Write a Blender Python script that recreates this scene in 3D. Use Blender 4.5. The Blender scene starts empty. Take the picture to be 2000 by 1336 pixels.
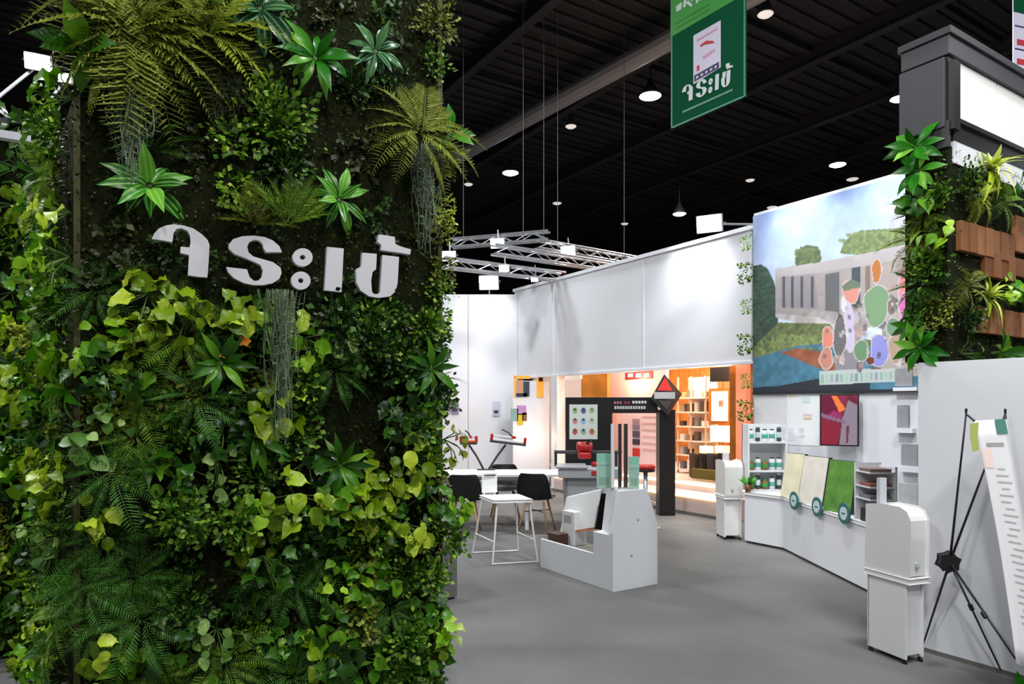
import bpy, bmesh, math, random
import numpy as np
from mathutils import Vector, Matrix
random.seed(11)
R = random.random
def U(a, b): return a + (b - a) * R()
SC = bpy.context.scene
COL = SC.collection
F, HV, EYE = 1333.0, 795.0, 1.65          # focal length and horizon row (2000x1336 frame), eye height in metres
# ---------------------------------------------------------------- camera
cd = bpy.data.cameras.new('camera'); cam = bpy.data.objects.new('camera', cd); COL.objects.link(cam)
cam.location = (0, 0, EYE); cam.rotation_euler = (math.pi/2, 0, 0)
cd.sensor_width = 36; cd.lens = 36*F/2000; cd.shift_y = (HV-668)/2000; cd.clip_end = 300
SC.camera = cam
# ---------------------------------------------------------------- world, exposure
w = bpy.data.worlds.new('hall_air'); SC.world = w; w.use_nodes = True
w.node_tree.nodes['Background'].inputs[0].default_value = (.9, .95, 1, 1)
w.node_tree.nodes['Background'].inputs[1].default_value = .02
vs = SC.view_settings
vs.view_transform = 'Standard'; vs.look = 'None'; vs.gamma = 1; vs.use_curve_mapping = False; vs.exposure = 0.35
SC.cycles.use_denoising = True
SC.cycles.max_bounces = 6; SC.cycles.diffuse_bounces = 4; SC.cycles.transparent_max_bounces = 6
SC.cycles.sample_clamp_indirect = 4
# ---------------------------------------------------------------- hall lighting
def light(kind, name, loc, power, target=None, col=(1, 1, 1), size=.3, cone=70, blend=.6):
    d = bpy.data.lights.new(name, kind); o = bpy.data.objects.new(name, d); COL.objects.link(o)
    o.location = loc; d.energy = power; d.color = col
    if kind == 'AREA': d.shape = 'DISK'; d.size = size
    else: d.shadow_soft_size = size
    if kind == 'SPOT': d.spot_size = math.radians(cone); d.spot_blend = blend
    if target is not None:
        o.rotation_euler = (Vector(target)-Vector(loc)).to_track_quat('-Z', 'Y').to_euler()
    return o
COOL = (.96, .98, 1.0)
for x, y in ((-7, -3), (1.5, -4.5), (9, -3), (-6.5, 4.5), (3.0, 3.0), (10, 4.5), (-5, 12), (2.5, 9.5), (8, 12), (-3, 19), (5, 19)):
    light('AREA', 'highbay_light', (x, y, 9.2), 400, (x, y, 0), COOL, 1.0)
# booth floodlights and added unseen spots: aimed at the picture wall, the bulkhead, the back wall, the green columns
light('SPOT', 'spot_beam', (2.7, 8.0, 4.7), 105, (3.6, 8.4, 3.8), COOL, .08, 62, 1)
light('SPOT', 'spot_beam', (3.25, 6.85, 4.7), 110, (4.15, 7.4, 3.8), COOL, .08, 62, 1)
light('SPOT', 'spot_beam', (2.5, 10.3, 4.75), 130, (2.95, 10.7, 3.5), COOL, .08, 90, 1)
light('SPOT', 'spot_beam', (-.55, 14.1, 4.5), 70, (-.6, 14.95, 3.4), COOL, .08, 90, 1)
light('SPOT', 'spot_beam', (-.75, 13.9, 2.9), 20, (-.8, 14.95, 2.1), COOL, .1, 90, 1)
light('SPOT', 'spot_beam', (2.3, 6.4, 4.6), 300, (3.7, 7.2, 1.1), COOL, .1, 70, 1)
light('SPOT', 'spot_beam', (-4.6, 2.4, 4.7), 150, (-2.5, 3.7, 2.4), (.95, 1, .95), .12, 75, .8)  # unseen spot added out of frame to brighten the column's side face
light('SPOT', 'spot_beam', (-.1, 1.3, 5.6), 135, (-1.2, 3.5, 2.35), (1, .98, .86), .08, 58, .8)  # unseen spot added overhead so the column's front leaves cast shadows
light('SPOT', 'spot_beam', (1.6, 2.0, 5.2), 210, (3.0, 4.6, 2.9), (1, .99, .95), .2, 60, .8)
light('SPOT', 'spot_beam', (3.0, 3.6, 5.6), 60, (3.6, 5.0, 3.9), (1, .99, .97), .2, 60, .8)
light('SPOT', 'spot_beam', (.9, 1.2, 4.6), 230, (3.1, 4.0, .9), COOL, .15, 42, .9)  # unseen spot added near the camera to brighten the near partition
WARM = (1, .62, .33)

# ---------------------------------------------------------------- materials
def lin(c):
    if isinstance(c, str): c = tuple(int(c[i:i+2], 16)/255 for i in (0, 2, 4))
    return tuple(x/12.92 if x <= .04045 else ((x+.055)/1.055)**2.4 for x in c)
MATS = {}
def mat(name, c, rough=.5, metal=0, emit=0, ecol=None, var=0, scale=8, bump=0, alpha=1, trans=0, spec=.5):
    if name in MATS: return MATS[name]
    m = bpy.data.materials.new(name); m.use_nodes = True; MATS[name] = m
    nt = m.node_tree; b = nt.nodes['Principled BSDF']; c = lin(c)
    b.inputs['Base Color'].default_value = (*c, 1); b.inputs['Roughness'].default_value = rough
    b.inputs['Metallic'].default_value = metal; b.inputs['Alpha'].default_value = alpha
    b.inputs['Transmission Weight'].default_value = trans; b.inputs['Specular IOR Level'].default_value = spec
    if emit:
        b.inputs['Emission Color'].default_value = (*(lin(ecol) if ecol else c), 1); b.inputs['Emission Strength'].default_value = emit
    if var or bump:
        tc = nt.nodes.new('ShaderNodeTexCoord'); n = nt.nodes.new('ShaderNodeTexNoise')
        n.inputs['Scale'].default_value = scale; n.inputs['Detail'].default_value = 6
        nt.links.new(tc.outputs['Object'], n.inputs['Vector'])
        if var:
            r = nt.nodes.new('ShaderNodeValToRGB'); nt.links.new(n.outputs['Fac'], r.inputs['Fac'])
            r.color_ramp.elements[0].position = .3; r.color_ramp.elements[1].position = .7
            r.color_ramp.elements[0].color = (*[x*(1-var) for x in c], 1)
            r.color_ramp.elements[1].color = (*[min(1, x*(1+var)) for x in c], 1)
            nt.links.new(r.outputs['Color'], b.inputs['Base Color'])
        if bump:
            bp = nt.nodes.new('ShaderNodeBump'); bp.inputs['Strength'].default_value = bump; bp.inputs['Distance'].default_value = .02
            nt.links.new(n.outputs['Fac'], bp.inputs['Height']); nt.links.new(bp.outputs['Normal'], b.inputs['Normal'])
    return m
def leafmat(name, c0, c1, c2, rough=.42, island=False, stripe=None):
    if name in MATS: return MATS[name]
    m = bpy.data.materials.new(name); m.use_nodes = True; MATS[name] = m
    nt = m.node_tree; b = nt.nodes['Principled BSDF']; L = nt.links.new
    if island: s = nt.nodes.new('ShaderNodeNewGeometry').outputs['Random Per Island']
    else: s = nt.nodes.new('ShaderNodeObjectInfo').outputs['Random']
    r = nt.nodes.new('ShaderNodeValToRGB'); L(s, r.inputs['Fac'])
    e = r.color_ramp.elements; e[0].color = (*lin(c0), 1); e[1].color = (*lin(c2), 1)
    x = e.new(.5); x.color = (*lin(c1), 1)
    out = r.outputs['Color']
    tc = nt.nodes.new('ShaderNodeTexCoord')
    if stripe:                                   # pale variegation streak running along the blade
        sp = nt.nodes.new('ShaderNodeSeparateXYZ'); L(tc.outputs['Generated'], sp.inputs[0])
        wv = nt.nodes.new('ShaderNodeMath'); wv.operation = 'MULTIPLY'; wv.inputs[1].default_value = 19; L(sp.outputs['X'], wv.inputs[0])
        si = nt.nodes.new('ShaderNodeMath'); si.operation = 'SINE'; L(wv.outputs[0], si.inputs[0])
        gt = nt.nodes.new('ShaderNodeMath'); gt.operation = 'GREATER_THAN'; gt.inputs[1].default_value = .55; L(si.outputs[0], gt.inputs[0])
        ml = nt.nodes.new('ShaderNodeMath'); ml.operation = 'MULTIPLY'; ml.inputs[1].default_value = .6; L(gt.outputs[0], ml.inputs[0])
        mx = nt.nodes.new('ShaderNodeMix'); mx.data_type = 'RGBA'; L(ml.outputs[0], mx.inputs[0]); L(out, mx.inputs[6])
        mx.inputs[7].default_value = (*lin(stripe), 1); out = mx.outputs[2]
    L(out, b.inputs['Base Color']); b.inputs['Roughness'].default_value = rough; b.inputs['Specular IOR Level'].default_value = .28
    tr = nt.nodes.new('ShaderNodeBsdfTranslucent'); L(out, tr.inputs[0])
    ms = nt.nodes.new('ShaderNodeMixShader'); ms.inputs[0].default_value = .22
    L(b.outputs[0], ms.inputs[1]); L(tr.outputs[0], ms.inputs[2]); L(ms.outputs[0], nt.nodes['Material Output'].inputs[0])
    return m
M_vcol = bpy.data.materials.new('print'); M_vcol.use_nodes = True
_a = M_vcol.node_tree.nodes.new('ShaderNodeVertexColor'); _a.layer_name = 'ink'
M_vcol.node_tree.links.new(_a.outputs[0], M_vcol.node_tree.nodes['Principled BSDF'].inputs['Base Color'])
M_vcol.node_tree.nodes['Principled BSDF'].inputs['Roughness'].default_value = .6
M_white = mat('white_laminate', 'E4E5EA', .45)
M_wall = mat('white_wall_paint', 'DCDDE2', .6, var=.03, scale=1.2)
M_white2 = mat('white_plastic', 'E6E6E6', .35)
M_black = mat('black_paint', '0E0E10', .45)
M_dark = mat('dark_charcoal', '2A2B2E', .5)
M_grey = mat('grey_paint', '6C6A68', .6)
M_lgrey = mat('light_grey_paint', 'A9ABAE', .5)
M_alu = mat('aluminium', 'B5B7BA', .35, metal=.8)
M_chrome = mat('bright_steel', 'C9CCD0', .3, metal=.6)
M_red = mat('red_plastic', 'B32420', .4)
M_orange = mat('orange_plastic', 'E04A22', .4)
M_wood = mat('orange_wood', 'B36A22', .5, var=.25, scale=6)
M_teal = mat('teal_print', '4FA893', .5)
M_green = mat('green_print', '2F9A4B', .5)
M_lens = mat('lamp_glow', 'FFFFFF', .5, emit=25)
M_lens2 = mat('lamp_glow_dim', 'E8E0D8', .5, emit=.6)
M_warm = mat('warm_glow', 'FFDFA8', .5, emit=5, ecol='FFC070')
M_led = mat('led_glow', 'FFE9C8', .5, emit=4, ecol='FFCF90')
M_glass = mat('clear_acrylic', 'DDEFE9', .05, alpha=.22)

# ---------------------------------------------------------------- mesh helpers
class MB:
    def __init__(s): s.v = []; s.f = []; s.m = []
    def add(s, vs, fs, m=0):
        o = len(s.v); s.v += [tuple(p) for p in vs]; s.f += [[i+o for i in f] for f in fs]; s.m += [m]*len(fs)
    def box(s, x0, x1, y0, y1, z0, z1, m=0):
        s.add([(x, y, z) for z in (z0, z1) for y in (y0, y1) for x in (x0, x1)],
              [(0, 2, 3, 1), (4, 5, 7, 6), (0, 1, 5, 4), (2, 6, 7, 3), (0, 4, 6, 2), (1, 3, 7, 5)], m); return s
    def prism(s, pts, off, m=0):
        n = len(pts); pts = [Vector(p) for p in pts]; off = Vector(off)
        nv = Vector((0, 0, 0))
        for i in range(n): nv += pts[i].cross(pts[(i+1) % n])
        if nv.dot(off) > 0: pts = pts[::-1]
        s.add(pts+[p+off for p in pts], [list(range(n)), list(range(2*n-1, n-1, -1))] +
              [(i, n+i, n+(i+1) % n, (i+1) % n)[::-1] for i in range(n)], m); return s
    def tube(s, pts, r, n=8, m=0, r2=None):
        pts = [Vector(p) for p in pts]; k = len(pts); vs = []; ax = None
        for i, p in enumerate(pts):
            d = (pts[min(i+1, k-1)]-pts[max(i-1, 0)]).normalized()
            if ax is None: ax = d.orthogonal().normalized()
            ax = (ax-d*ax.dot(d)).normalized(); b = d.cross(ax)
            rr = r if r2 is None else r+(r2-r)*i/(k-1)
            vs += [p+(ax*math.cos(2*math.pi*j/n)+b*math.sin(2*math.pi*j/n))*rr for j in range(n)]
        fs = [(i*n+j, i*n+(j+1) % n, (i+1)*n+(j+1) % n, (i+1)*n+j) for i in range(k-1) for j in range(n)]
        fs += [list(range(n))[::-1], list(range((k-1)*n, k*n))]
        s.add(vs, fs, m); return s
    def lathe(s, prof, c=(0, 0, 0), n=20, m=0):
        vs = [(c[0]+r*math.cos(2*math.pi*j/n), c[1]+r*math.sin(2*math.pi*j/n), c[2]+z) for r, z in prof for j in range(n)]
        k = len(prof)
        fs = [(i*n+j, i*n+(j+1) % n, (i+1)*n+(j+1) % n, (i+1)*n+j) for i in range(k-1) for j in range(n)]
        fs += [list(range(n))[::-1], list(range((k-1)*n, k*n))]
        s.add(vs, fs, m); return s
    def mesh(s, name, mats):
        me = bpy.data.meshes.new(name); me.from_pydata(s.v, [], s.f)
        for m in (mats if isinstance(mats, (list, tuple)) else [mats]): me.materials.append(m)
        if len(set(s.m)) > 1: me.polygons.foreach_set('material_index', s.m)
        me.update(); return me
    def build(s, name, mats, parent=None, smooth=False, bev=0, loc=None, rz=0):
        me = s.mesh(name, mats)
        if smooth: me.polygons.foreach_set('use_smooth', [True]*len(me.polygons))
        o = bpy.data.objects.new(name, me); COL.objects.link(o); o.parent = parent
        if loc: o.location = loc
        o.rotation_euler[2] = rz
        if bev:
            b = o.modifiers.new('bevel', 'BEVEL'); b.width = bev; b.segments = 2; b.limit_method = 'ANGLE'
        return o
def tag(o, label=None, cat=None, group=None, kind=None):
    if label: o['label'] = label
    if cat: o['category'] = cat
    if group: o['group'] = group
    if kind: o['kind'] = kind
    return o
def thing(name, label, cat, loc=(0, 0, 0), rz=0, group=None):
    o = bpy.data.objects.new(name, None); COL.objects.link(o); o.location = loc; o.rotation_euler[2] = rz
    o.empty_display_size = .1
    return tag(o, label, cat, group)
def copy_tree(o, parent=None):
    c = o.copy(); COL.objects.link(c); c.parent = parent
    for ch in [k for k in CH.get(o.name, [])]: copy_tree(ch, c)
    return c
CH = {}
def index_children():
    CH.clear()
    for o in bpy.data.objects:
        if o.parent: CH.setdefault(o.parent.name, []).append(o)
def S(o): return tag(o, kind='structure')
def box(x0, x1, y0, y1, z0, z1): return MB().box(x0, x1, y0, y1, z0, z1)
def ordinal(i): return ['first', 'second', 'third', 'fourth', 'fifth', 'sixth', 'seventh', 'eighth', 'ninth', 'tenth', 'eleventh', 'twelfth',
                        'thirteenth', 'fourteenth', 'fifteenth', 'sixteenth', 'seventeenth', 'eighteenth', 'nineteenth', 'twentieth'][i]
# measuring: the world point a photo pixel shows at a depth, on the floor or on a wall plane
def P(u, v, d): return Vector(((u-1000)*d/F, d, EYE+(HV-v)*d/F))
def hit(u, v, p0, n):
    r = Vector(((u-1000)/F, 1, (HV-v)/F)); o = Vector((0, 0, EYE)); n = Vector(n)
    t = (Vector(p0)-o).dot(n)/r.dot(n); return o+r*t
GA = math.atan2(.538, .843)                       # the hall grid: local x = B, local y = A
GB, GAx = Vector((math.cos(GA), math.sin(GA), 0)), Vector((-math.sin(GA), math.cos(GA), 0))
class Frame:
    def __init__(s, x, y, rz=GA):
        s.o = Vector((x, y, 0)); s.rz = rz; s.x = Vector((math.cos(rz), math.sin(rz), 0)); s.y = Vector((-math.sin(rz), math.cos(rz), 0))
    def at(s, u, v, x):                            # pixel seen on the plane local x = const -> (y, z)
        p = hit(u, v, s.o+s.x*x, s.x)-s.o; return (p.dot(s.y), p.z)
    def W(s, x, y, z=0): return s.o+s.x*x+s.y*y+Vector((0, 0, z))
    def L(s, p): q = Vector(p)-s.o; return (q.dot(s.x), q.dot(s.y), q.z)
# flat print: a fine grid whose points carry ink colours
def ink(name, corner, ax, ay, nx, ny, paint, parent=None):
    img = np.zeros((ny+1, nx+1, 3)); X, Y = np.meshgrid(np.linspace(0, 1, nx+1), np.linspace(0, 1, ny+1))
    paint(img, X, Y)
    c, ax, ay = np.array(corner), np.array(ax), np.array(ay)
    V = (c+X[..., None]*ax+Y[..., None]*ay).reshape(-1, 3)
    i = np.arange(ny*(nx+1)).reshape(ny, nx+1)[:, :-1].ravel()
    me = bpy.data.meshes.new(name); me.from_pydata(V.tolist(), [], np.stack([i, i+1, i+nx+2, i+nx+1], 1).tolist())
    ca = me.color_attributes.new('ink', 'FLOAT_COLOR', 'POINT')
    s = img.reshape(-1, 3); l = np.where(s <= .04045, s/12.92, ((s+.055)/1.055)**2.4)
    ca.data.foreach_set('color', np.concatenate([l, np.ones((len(l), 1))], 1).astype(np.float32).ravel())
    me.materials.append(M_vcol)
    o = bpy.data.objects.new(name, me); COL.objects.link(o); o.parent = parent; return o
def hx(c): return np.array([int(c[i:i+2], 16)/255 for i in (0, 2, 4)])
def fillp(img, X, Y, pts, c, a=1):
    ins = np.zeros(X.shape, bool); n = len(pts)
    for i in range(n):
        (x0, y0), (x1, y1) = pts[i], pts[(i+1) % n]
        if y0 == y1: continue
        ins ^= ((y0 > Y) != (y1 > Y)) & (X < (x1-x0)*(Y-y0)/(y1-y0)+x0)
    img[ins] = img[ins]*(1-a)+hx(c)*a
def fille(img, X, Y, cx, cy, rx, ry, c): img[((X-cx)/rx)**2+((Y-cy)/ry)**2 < 1] = hx(c)
def noise2(shape, k, seed):
    g = np.random.RandomState(seed).rand(k+2, k+2); y = np.linspace(0, k, shape[0]); x = np.linspace(0, k, shape[1])
    yi, xi = y.astype(int), x.astype(int); fy, fx = (y-yi)[:, None], (x-xi)[None, :]
    return (g[yi][:, xi]*(1-fy)*(1-fx)+g[yi+1][:, xi]*fy*(1-fx)+g[yi][:, xi+1]*(1-fy)*fx+g[yi+1][:, xi+1]*fy*fx)

# ================================================================ THE HALL
fm = mat('grey_carpet', '6B6B6A', .95, var=.16, scale=.9, bump=.15, spec=.1)
S(box(-30, 30, -14, 46, -.1, 0).build('floor', fm))
M_ceil = mat('black_roof_deck', '1C1C1F', .8)
M_ceil2 = mat('black_steel', '222225', .6)
ce = S(box(-30, 30, -14, 46, 10.2, 10.4).build('ceiling', M_ceil))
mb = MB()                                        # corrugation of the deck, too fine to pick apart
for k in range(150):
    s = -30+k*.4
    a, b = Vector((0, 16, 0))+GAx*s-GB*26, Vector((0, 16, 0))+GAx*s+GB*26
    if -14 < a.y and b.y < 46 and abs(a.x) < 30 and abs(b.x) < 30: mb.tube([(a.x, a.y, 10.17), (b.x, b.y, 10.17)], .06, 4)
o = mb.build('deck_ribs', M_ceil2, ce); o['kind'] = 'stuff'
def roof_beam(p, q, z, wdt, h, m, name):
    p, q = Vector((p[0], p[1], z)), Vector((q[0], q[1], z)); d = (q-p).normalized(); n = Vector((-d.y, d.x, 0))*wdt/2
    b = MB(); b.prism([p-n, p+n, p+n*1+Vector((0, 0, .03)), p-n+Vector((0, 0, .03))], q-p)
    b.prism([p-n*.15+Vector((0, 0, .03)), p+n*.15+Vector((0, 0, .03)), p+n*.15+Vector((0, 0, h)), p-n*.15+Vector((0, 0, h))], q-p)
    return b.build(name, m, ce)
M_duct = mat('grey_duct', '8A8A8E', .5)
b0 = hit(915, 308, (0, 0, 9.3), (0, 0, 1)); b1 = hit(1312, 95, (0, 0, 9.3), (0, 0, 1)); dd = (b1-b0)
dA, dB = b0-dd*1.0, b1+dd*1.2
d_ = dd.normalized(); n_ = Vector((-d_.y, d_.x, 0))
MB().prism([dA+n_*.22*math.cos(t)+Vector((0, 0, .22+.22*math.sin(t))) for t in [i*math.pi/6 for i in range(12)]], dB-dA).build('duct', M_duct, ce, smooth=False)
for k in range(-5, 7):
    c = Vector((2, 18, 0))+GB*k*3.3; roof_beam(c-GAx*18, c+GAx*22, 9.75, .22, .4, M_ceil2, 'rafter')
for k in range(-4, 9):
    c = Vector((2, 16, 0))+GAx*k*2.6; roof_beam(c-GB*20, c+GB*20, 10.0, .12, .18, M_ceil2, 'purlin')
M_hall = mat('black_hall_cladding', '17171A', .8)
S(box(-30, 30, 45.9, 46.1, 0, 10.2).build('wall_far', M_hall)); S(box(-30.1, -29.9, -14, 46, 0, 10.2).build('wall_left', M_hall))
S(box(29.9, 30.1, -14, 46, 0, 10.2).build('wall_right', M_hall)); S(box(-30, 30, -14.1, -13.9, 0, 10.2).build('wall_near', M_lgrey))
# ---- ceiling lamps
def highbay(p, r, lens, label, rod=0.5):
    t = thing('highbay_lamp', label, 'ceiling lamp', p, 0, 'ceiling lamps of the dark hall')
    MB().lathe([(r, 0), (r*1.04, .03), (r*.6, .2), (r*.3, .3), (r*.25, .42)], n=20).build('reflector', M_dark, t, True)
    MB().lathe([(r*.1, -.05), (r*.7, -.035), (r*.97, .0), (r*.97, .012)], n=20).build('lens', lens, t, True)
    MB().tube([(0, 0, .4), (0, 0, .4+rod)], .012, 6).build('rod', M_black, t)
for u, v, z, r, lens, lab in ((1270, 188, 9.3, .27, M_lens, 'largest lit ceiling lamp, just beside the hanging green banner'),
                         (997, 338, 9.3, .27, M_lens, 'lit ceiling lamp high above the lighting trusses'),
                         (1636, 322, 9.3, .25, M_lens, 'lit ceiling lamp above the house picture wall'),
                         (1757, 193, 9.3, .22, M_lens, 'lit ceiling lamp half hidden by the dark fascia box'),
                         (1327, 418, 8.2, .22, M_lens, 'lit lamp on the longest rod, above the white bulkhead'),
                         (1495, 28, 9.5, .16, M_lens2, 'unlit ceiling lamp close to the banner side, uppermost of the unlit ones'),
                         (1115, 247, 9.5, .16, M_lens2, 'unlit ceiling lamp below the round grey duct'),
                         (915, 360, 9.5, .16, M_lens2, 'unlit ceiling lamp close to the edge of the green column'),
                         (1465, 352, 9.5, .16, M_lens2, 'unlit ceiling lamp above the picture wall corner'),
                         (1508, 405, 9.3, .2, M_lens2, 'low unlit ceiling lamp just over the picture wall top'),
                         (1665, 350, 9.5, .2, M_lens2, 'unlit ceiling lamp just under the lit one above the picture'),
                         (1220, 437, 9.3, .16, M_lens2, 'unlit ceiling lamp far back above the white bulkhead'),
                         (1088, 397, 9.5, .18, M_lens2, 'unlit ceiling lamp far back over the lighting trusses')):
    p = hit(u, v, (0, 0, z), (0, 0, 1)); highbay(p, r, lens, lab, 10.16-z-.4)

# ================================================================ WHITE BULKHEAD OVER THE BAY AND THE BACK WALL
BAY = Frame(3.44, 9.75)
bz0, bz1 = 2.31, 4.25
bk = S(box(.03, .14, -.6, 6.3, bz0+.02, bz1-.02).build('wall_back', M_wall, loc=BAY.o, rz=GA))
ys = [6.3, BAY.at(1080, 640, 0)[0], BAY.at(1256, 600, 0)[0], BAY.at(1469, 600, 0)[0], -.6]
for a, b in zip(ys[:-1], ys[1:]):
    box(0, .03, b+.012, a-.012, bz0, bz1-.06).build('panel', M_wall, bk, bev=.003)
for y in ys[1:3]: box(-.012, .03, y-.03, y+.0, bz0, bz1-.05).build('joint_strip', M_white, bk)
box(-.03, .16, -.6, 6.32, bz1-.06, bz1).build('top_rail', M_white, bk)
box(-.02, .16, -.6, 6.32, bz0-.04, bz0).build('bottom_rail', M_white, bk)
bw = S(box(-4.2, 0.14, 14.98, 15.1, 0, 4.12).build('wall_back.001', M_wall))
for k in range(4): box(-4.2+k*1.08+.008, -4.2+(k+1)*1.08-.008, 14.95, 14.98, .02, 4.10).build('panel', M_wall, bw, bev=.003)
tp = thing('support_post', 'square white post holding up the white bulkhead', 'post', BAY.W(.07, BAY.at(1090, 800, .07)[0]), GA)
box(-.1, .1, -.1, .1, 0, 2.3).build('shaft', M_white, tp, bev=.005); box(-.14, .14, -.14, .14, 0, .03).build('base_plate', M_lgrey, tp)

# ---- floodlights on arms
def floodlight(p, aim, label, s=.16, arm=None, lens=None):
    t = thing('floodlight', label, 'floodlight', p, 0, 'booth floodlights')
    d = (Vector(aim)-Vector(p)).normalized(); q = d.to_track_quat('-Z', 'Y').to_matrix()
    def put(b, n, m):
        o = b.build(n, m, t); o.matrix_local = q.to_4x4(); return o
    put(MB().box(-s, s, -s*.7, s*.7, -.05, .05), 'housing', M_lgrey)
    put(MB().box(-s*.9, s*.9, -s*.6, s*.6, -.058, -.05), 'lens', lens or M_lens)
    put(MB().tube([(-s-.02, 0, 0), (-s-.02, 0, .14), (s+.02, 0, .14), (s+.02, 0, 0)], .01, 6), 'yoke', M_dark)
    if arm: MB().tube([d*-.1, Vector(arm)-Vector(p)], .014, 6).build('arm', M_alu, t)
    return t
p = BAY.W(-.75, BAY.at(1386, 440, -.75)[0], 0); p = hit(1386, 437, p, GB)
floodlight(p, (-1, 2, 2.2), 'big floodlight on an arm over the white bulkhead', .17, BAY.W(.05, BAY.L(p)[1]-.2, bz1))
p = P(955, 552, 14.0); floodlight(p, (-1.0, 8, 1.5), 'big floodlight over the far white back wall', .2, (-.5, 15.0, 4.1))
LT = P(75, 122, 6.2); floodlight(LT, (-1.2, 0, 2.2), 'big floodlight high beside the rear green wall', .1, (LT.x-.25, LT.y-.45, 4.08))
LT2 = P(126, 152, 6.4); floodlight(LT2, (-1.5, 0, 2.0), 'small floodlight lower beside the rear green wall', .06, (LT2.x-.1, LT2.y-.4, 4.06))

# ---- lighting trusses
def truss(p, q, label, w=.17):
    t = thing('lighting_truss', label, 'truss', p, math.atan2(q[1]-p[1], q[0]-p[0]), 'lighting trusses over the far booths')
    L = (Vector(q)-Vector(p)).length
    for y, z in ((-w/2, 0), (w/2, 0), (-w/2, w), (w/2, w)): MB().tube([(0, y, z), (L, y, z)], .023, 6).build('chord', M_alu, t)
    b = MB(); n = int(L/.32)
    for k in range(n):
        x0, x1 = k*L/n, (k+1)*L/n; e = k % 2
        for y in (-w/2, w/2): b.tube([(x0, y, w*e), (x1, y, w*(1-e))], .008, 5)
        for z in (0, w): b.tube([(x0, -w/2+w*e, z), (x1, w/2-w*e, z)], .008, 5)
    b.build('lacing', M_alu, t)
TR = [((-1.55, 13.0, 4.85), 5.6, 'farthest'), ((-2.0, 12.0, 4.55), 5.2, 'middle'), ((-2.6, 11.3, 4.25), 4.6, 'lowest')]
pa = P(1056, 486, 14); pb = P(1225, 512, 15.5)
truss(pa-GB*.1, pb+GB*.5, 'topmost long truss ending behind the white bulkhead top')
pa = P(972, 497, 13); pb = P(1180, 524, 14.5); truss(pa-GB*.1, pb+GB*.3, 'second long truss, below the topmost one')
pa = P(874, 523, 12.6); pb = P(1104, 540, 14); truss(pa-GB*.1, pb-GB*.05, 'lowest long truss over the white back wall')
pa = P(882, 484, 14.6); pb = P(1072, 474, 13.9); truss(pa, pb, 'short cross truss joining the far ends of the long trusses', .17)
for u, v, d, s, lab in ((972, 475, 14, .2, 'floodlight clamped on the cross truss'), (1110, 490, 14.3, .21, 'floodlight clamped on the topmost long truss'),
                     (877, 500, 13, .18, 'floodlight on the truss close to the green column edge'), (985, 524, 12.9, .13, 'small floodlight under the second long truss'),
                     (1045, 545, 13.6, .1, 'small floodlight at the white wall corner')):
    p = P(u, v, d); floodlight(p, (-2, 4, 1.5), lab, s*.72, (p.x, p.y+.1, p.z+.3))
for k, (u, v, d) in enumerate(((905, 480, 14.3), (1022, 470, 14), (1062, 470, 14), (1089, 490, 14.6), (1219, 505, 15.4))):
    p = P(u, v, d); tag(MB().tube([p, (p.x, p.y, 10.15)], .006, 5).build('hanging_cable', M_grey),
        'steel cable from the ceiling down to the trusses, %s counted from the green column' % ordinal(k), 'cable', 'truss suspension cables')

# ================================================================ ORANGE BOOTH UNDER THE BULKHEAD
pl = thing('stepped_platform', 'raised pale platform with glowing step edges under the bulkhead', 'platform', BAY.o, GA)
M_pink = mat('pale_pink_floor', 'D9C6C0', .4)
box(-.23, .25, .2, 4.5, 0, .30).build('lower_step', M_pink, pl); box(.25, 4.0, .2, 5.6, 0, .44).build('upper_step', M_pink, pl)
box(-.25, -.225, .2, 4.5, .265, .295).build('led_strip', M_led, pl); box(.235, .249, .2, 4.5, .39, .43).build('led_strip', M_led, pl)
box(-.26, -.2, .2, 4.5, 0, .05).build('toe_strip', M_grey, pl)
bb = S(box(3.2, 3.35, .1, 5.8, .44, 2.6).build('wall_back.002', mat('warm_panel', 'C98A5A', .6), loc=BAY.o, rz=GA))
for k in range(18): box(3.16, 3.2, .12+k*.31, .12+k*.31+.295, .46, 2.58).build('plank', M_wood, bb, bev=.004)
S(box(0.1, 4.2, 0.02, .12, .44, 2.6).build('wall_right.001', mat('salmon_wall', 'D98C6A', .5), loc=BAY.o, rz=GA))
def bayrect(u0, u1, v0, v1, x): a = BAY.at(u0, v1, x); b = BAY.at(u1, v0, x); return (b[0], a[0], a[1], b[1])   # y0,y1,z0,z1
def bay(u0, u1, v0, v1, x, th, m, name, label, cat, group=None, bev=.004):
    y0, y1, z0, z1 = bayrect(u0, u1, v0, v1, x)
    return tag(MB().box(x, x+th, y0, y1, max(z0, .441), z1).build(name, m, None, bev=bev, loc=BAY.o, rz=GA), label, cat, group)
t = thing('salmon_column', 'glowing salmon column beside the picture wall edge', 'column', BAY.o, GA)
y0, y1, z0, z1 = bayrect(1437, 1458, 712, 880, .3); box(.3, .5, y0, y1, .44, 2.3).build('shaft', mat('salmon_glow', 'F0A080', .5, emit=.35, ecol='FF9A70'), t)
y0, y1, z0, z1 = bayrect(1425, 1437, 712, 900, .34); box(.34, .5, y0, y1, .44, 2.3).build('side_strip', M_wood, t)
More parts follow.
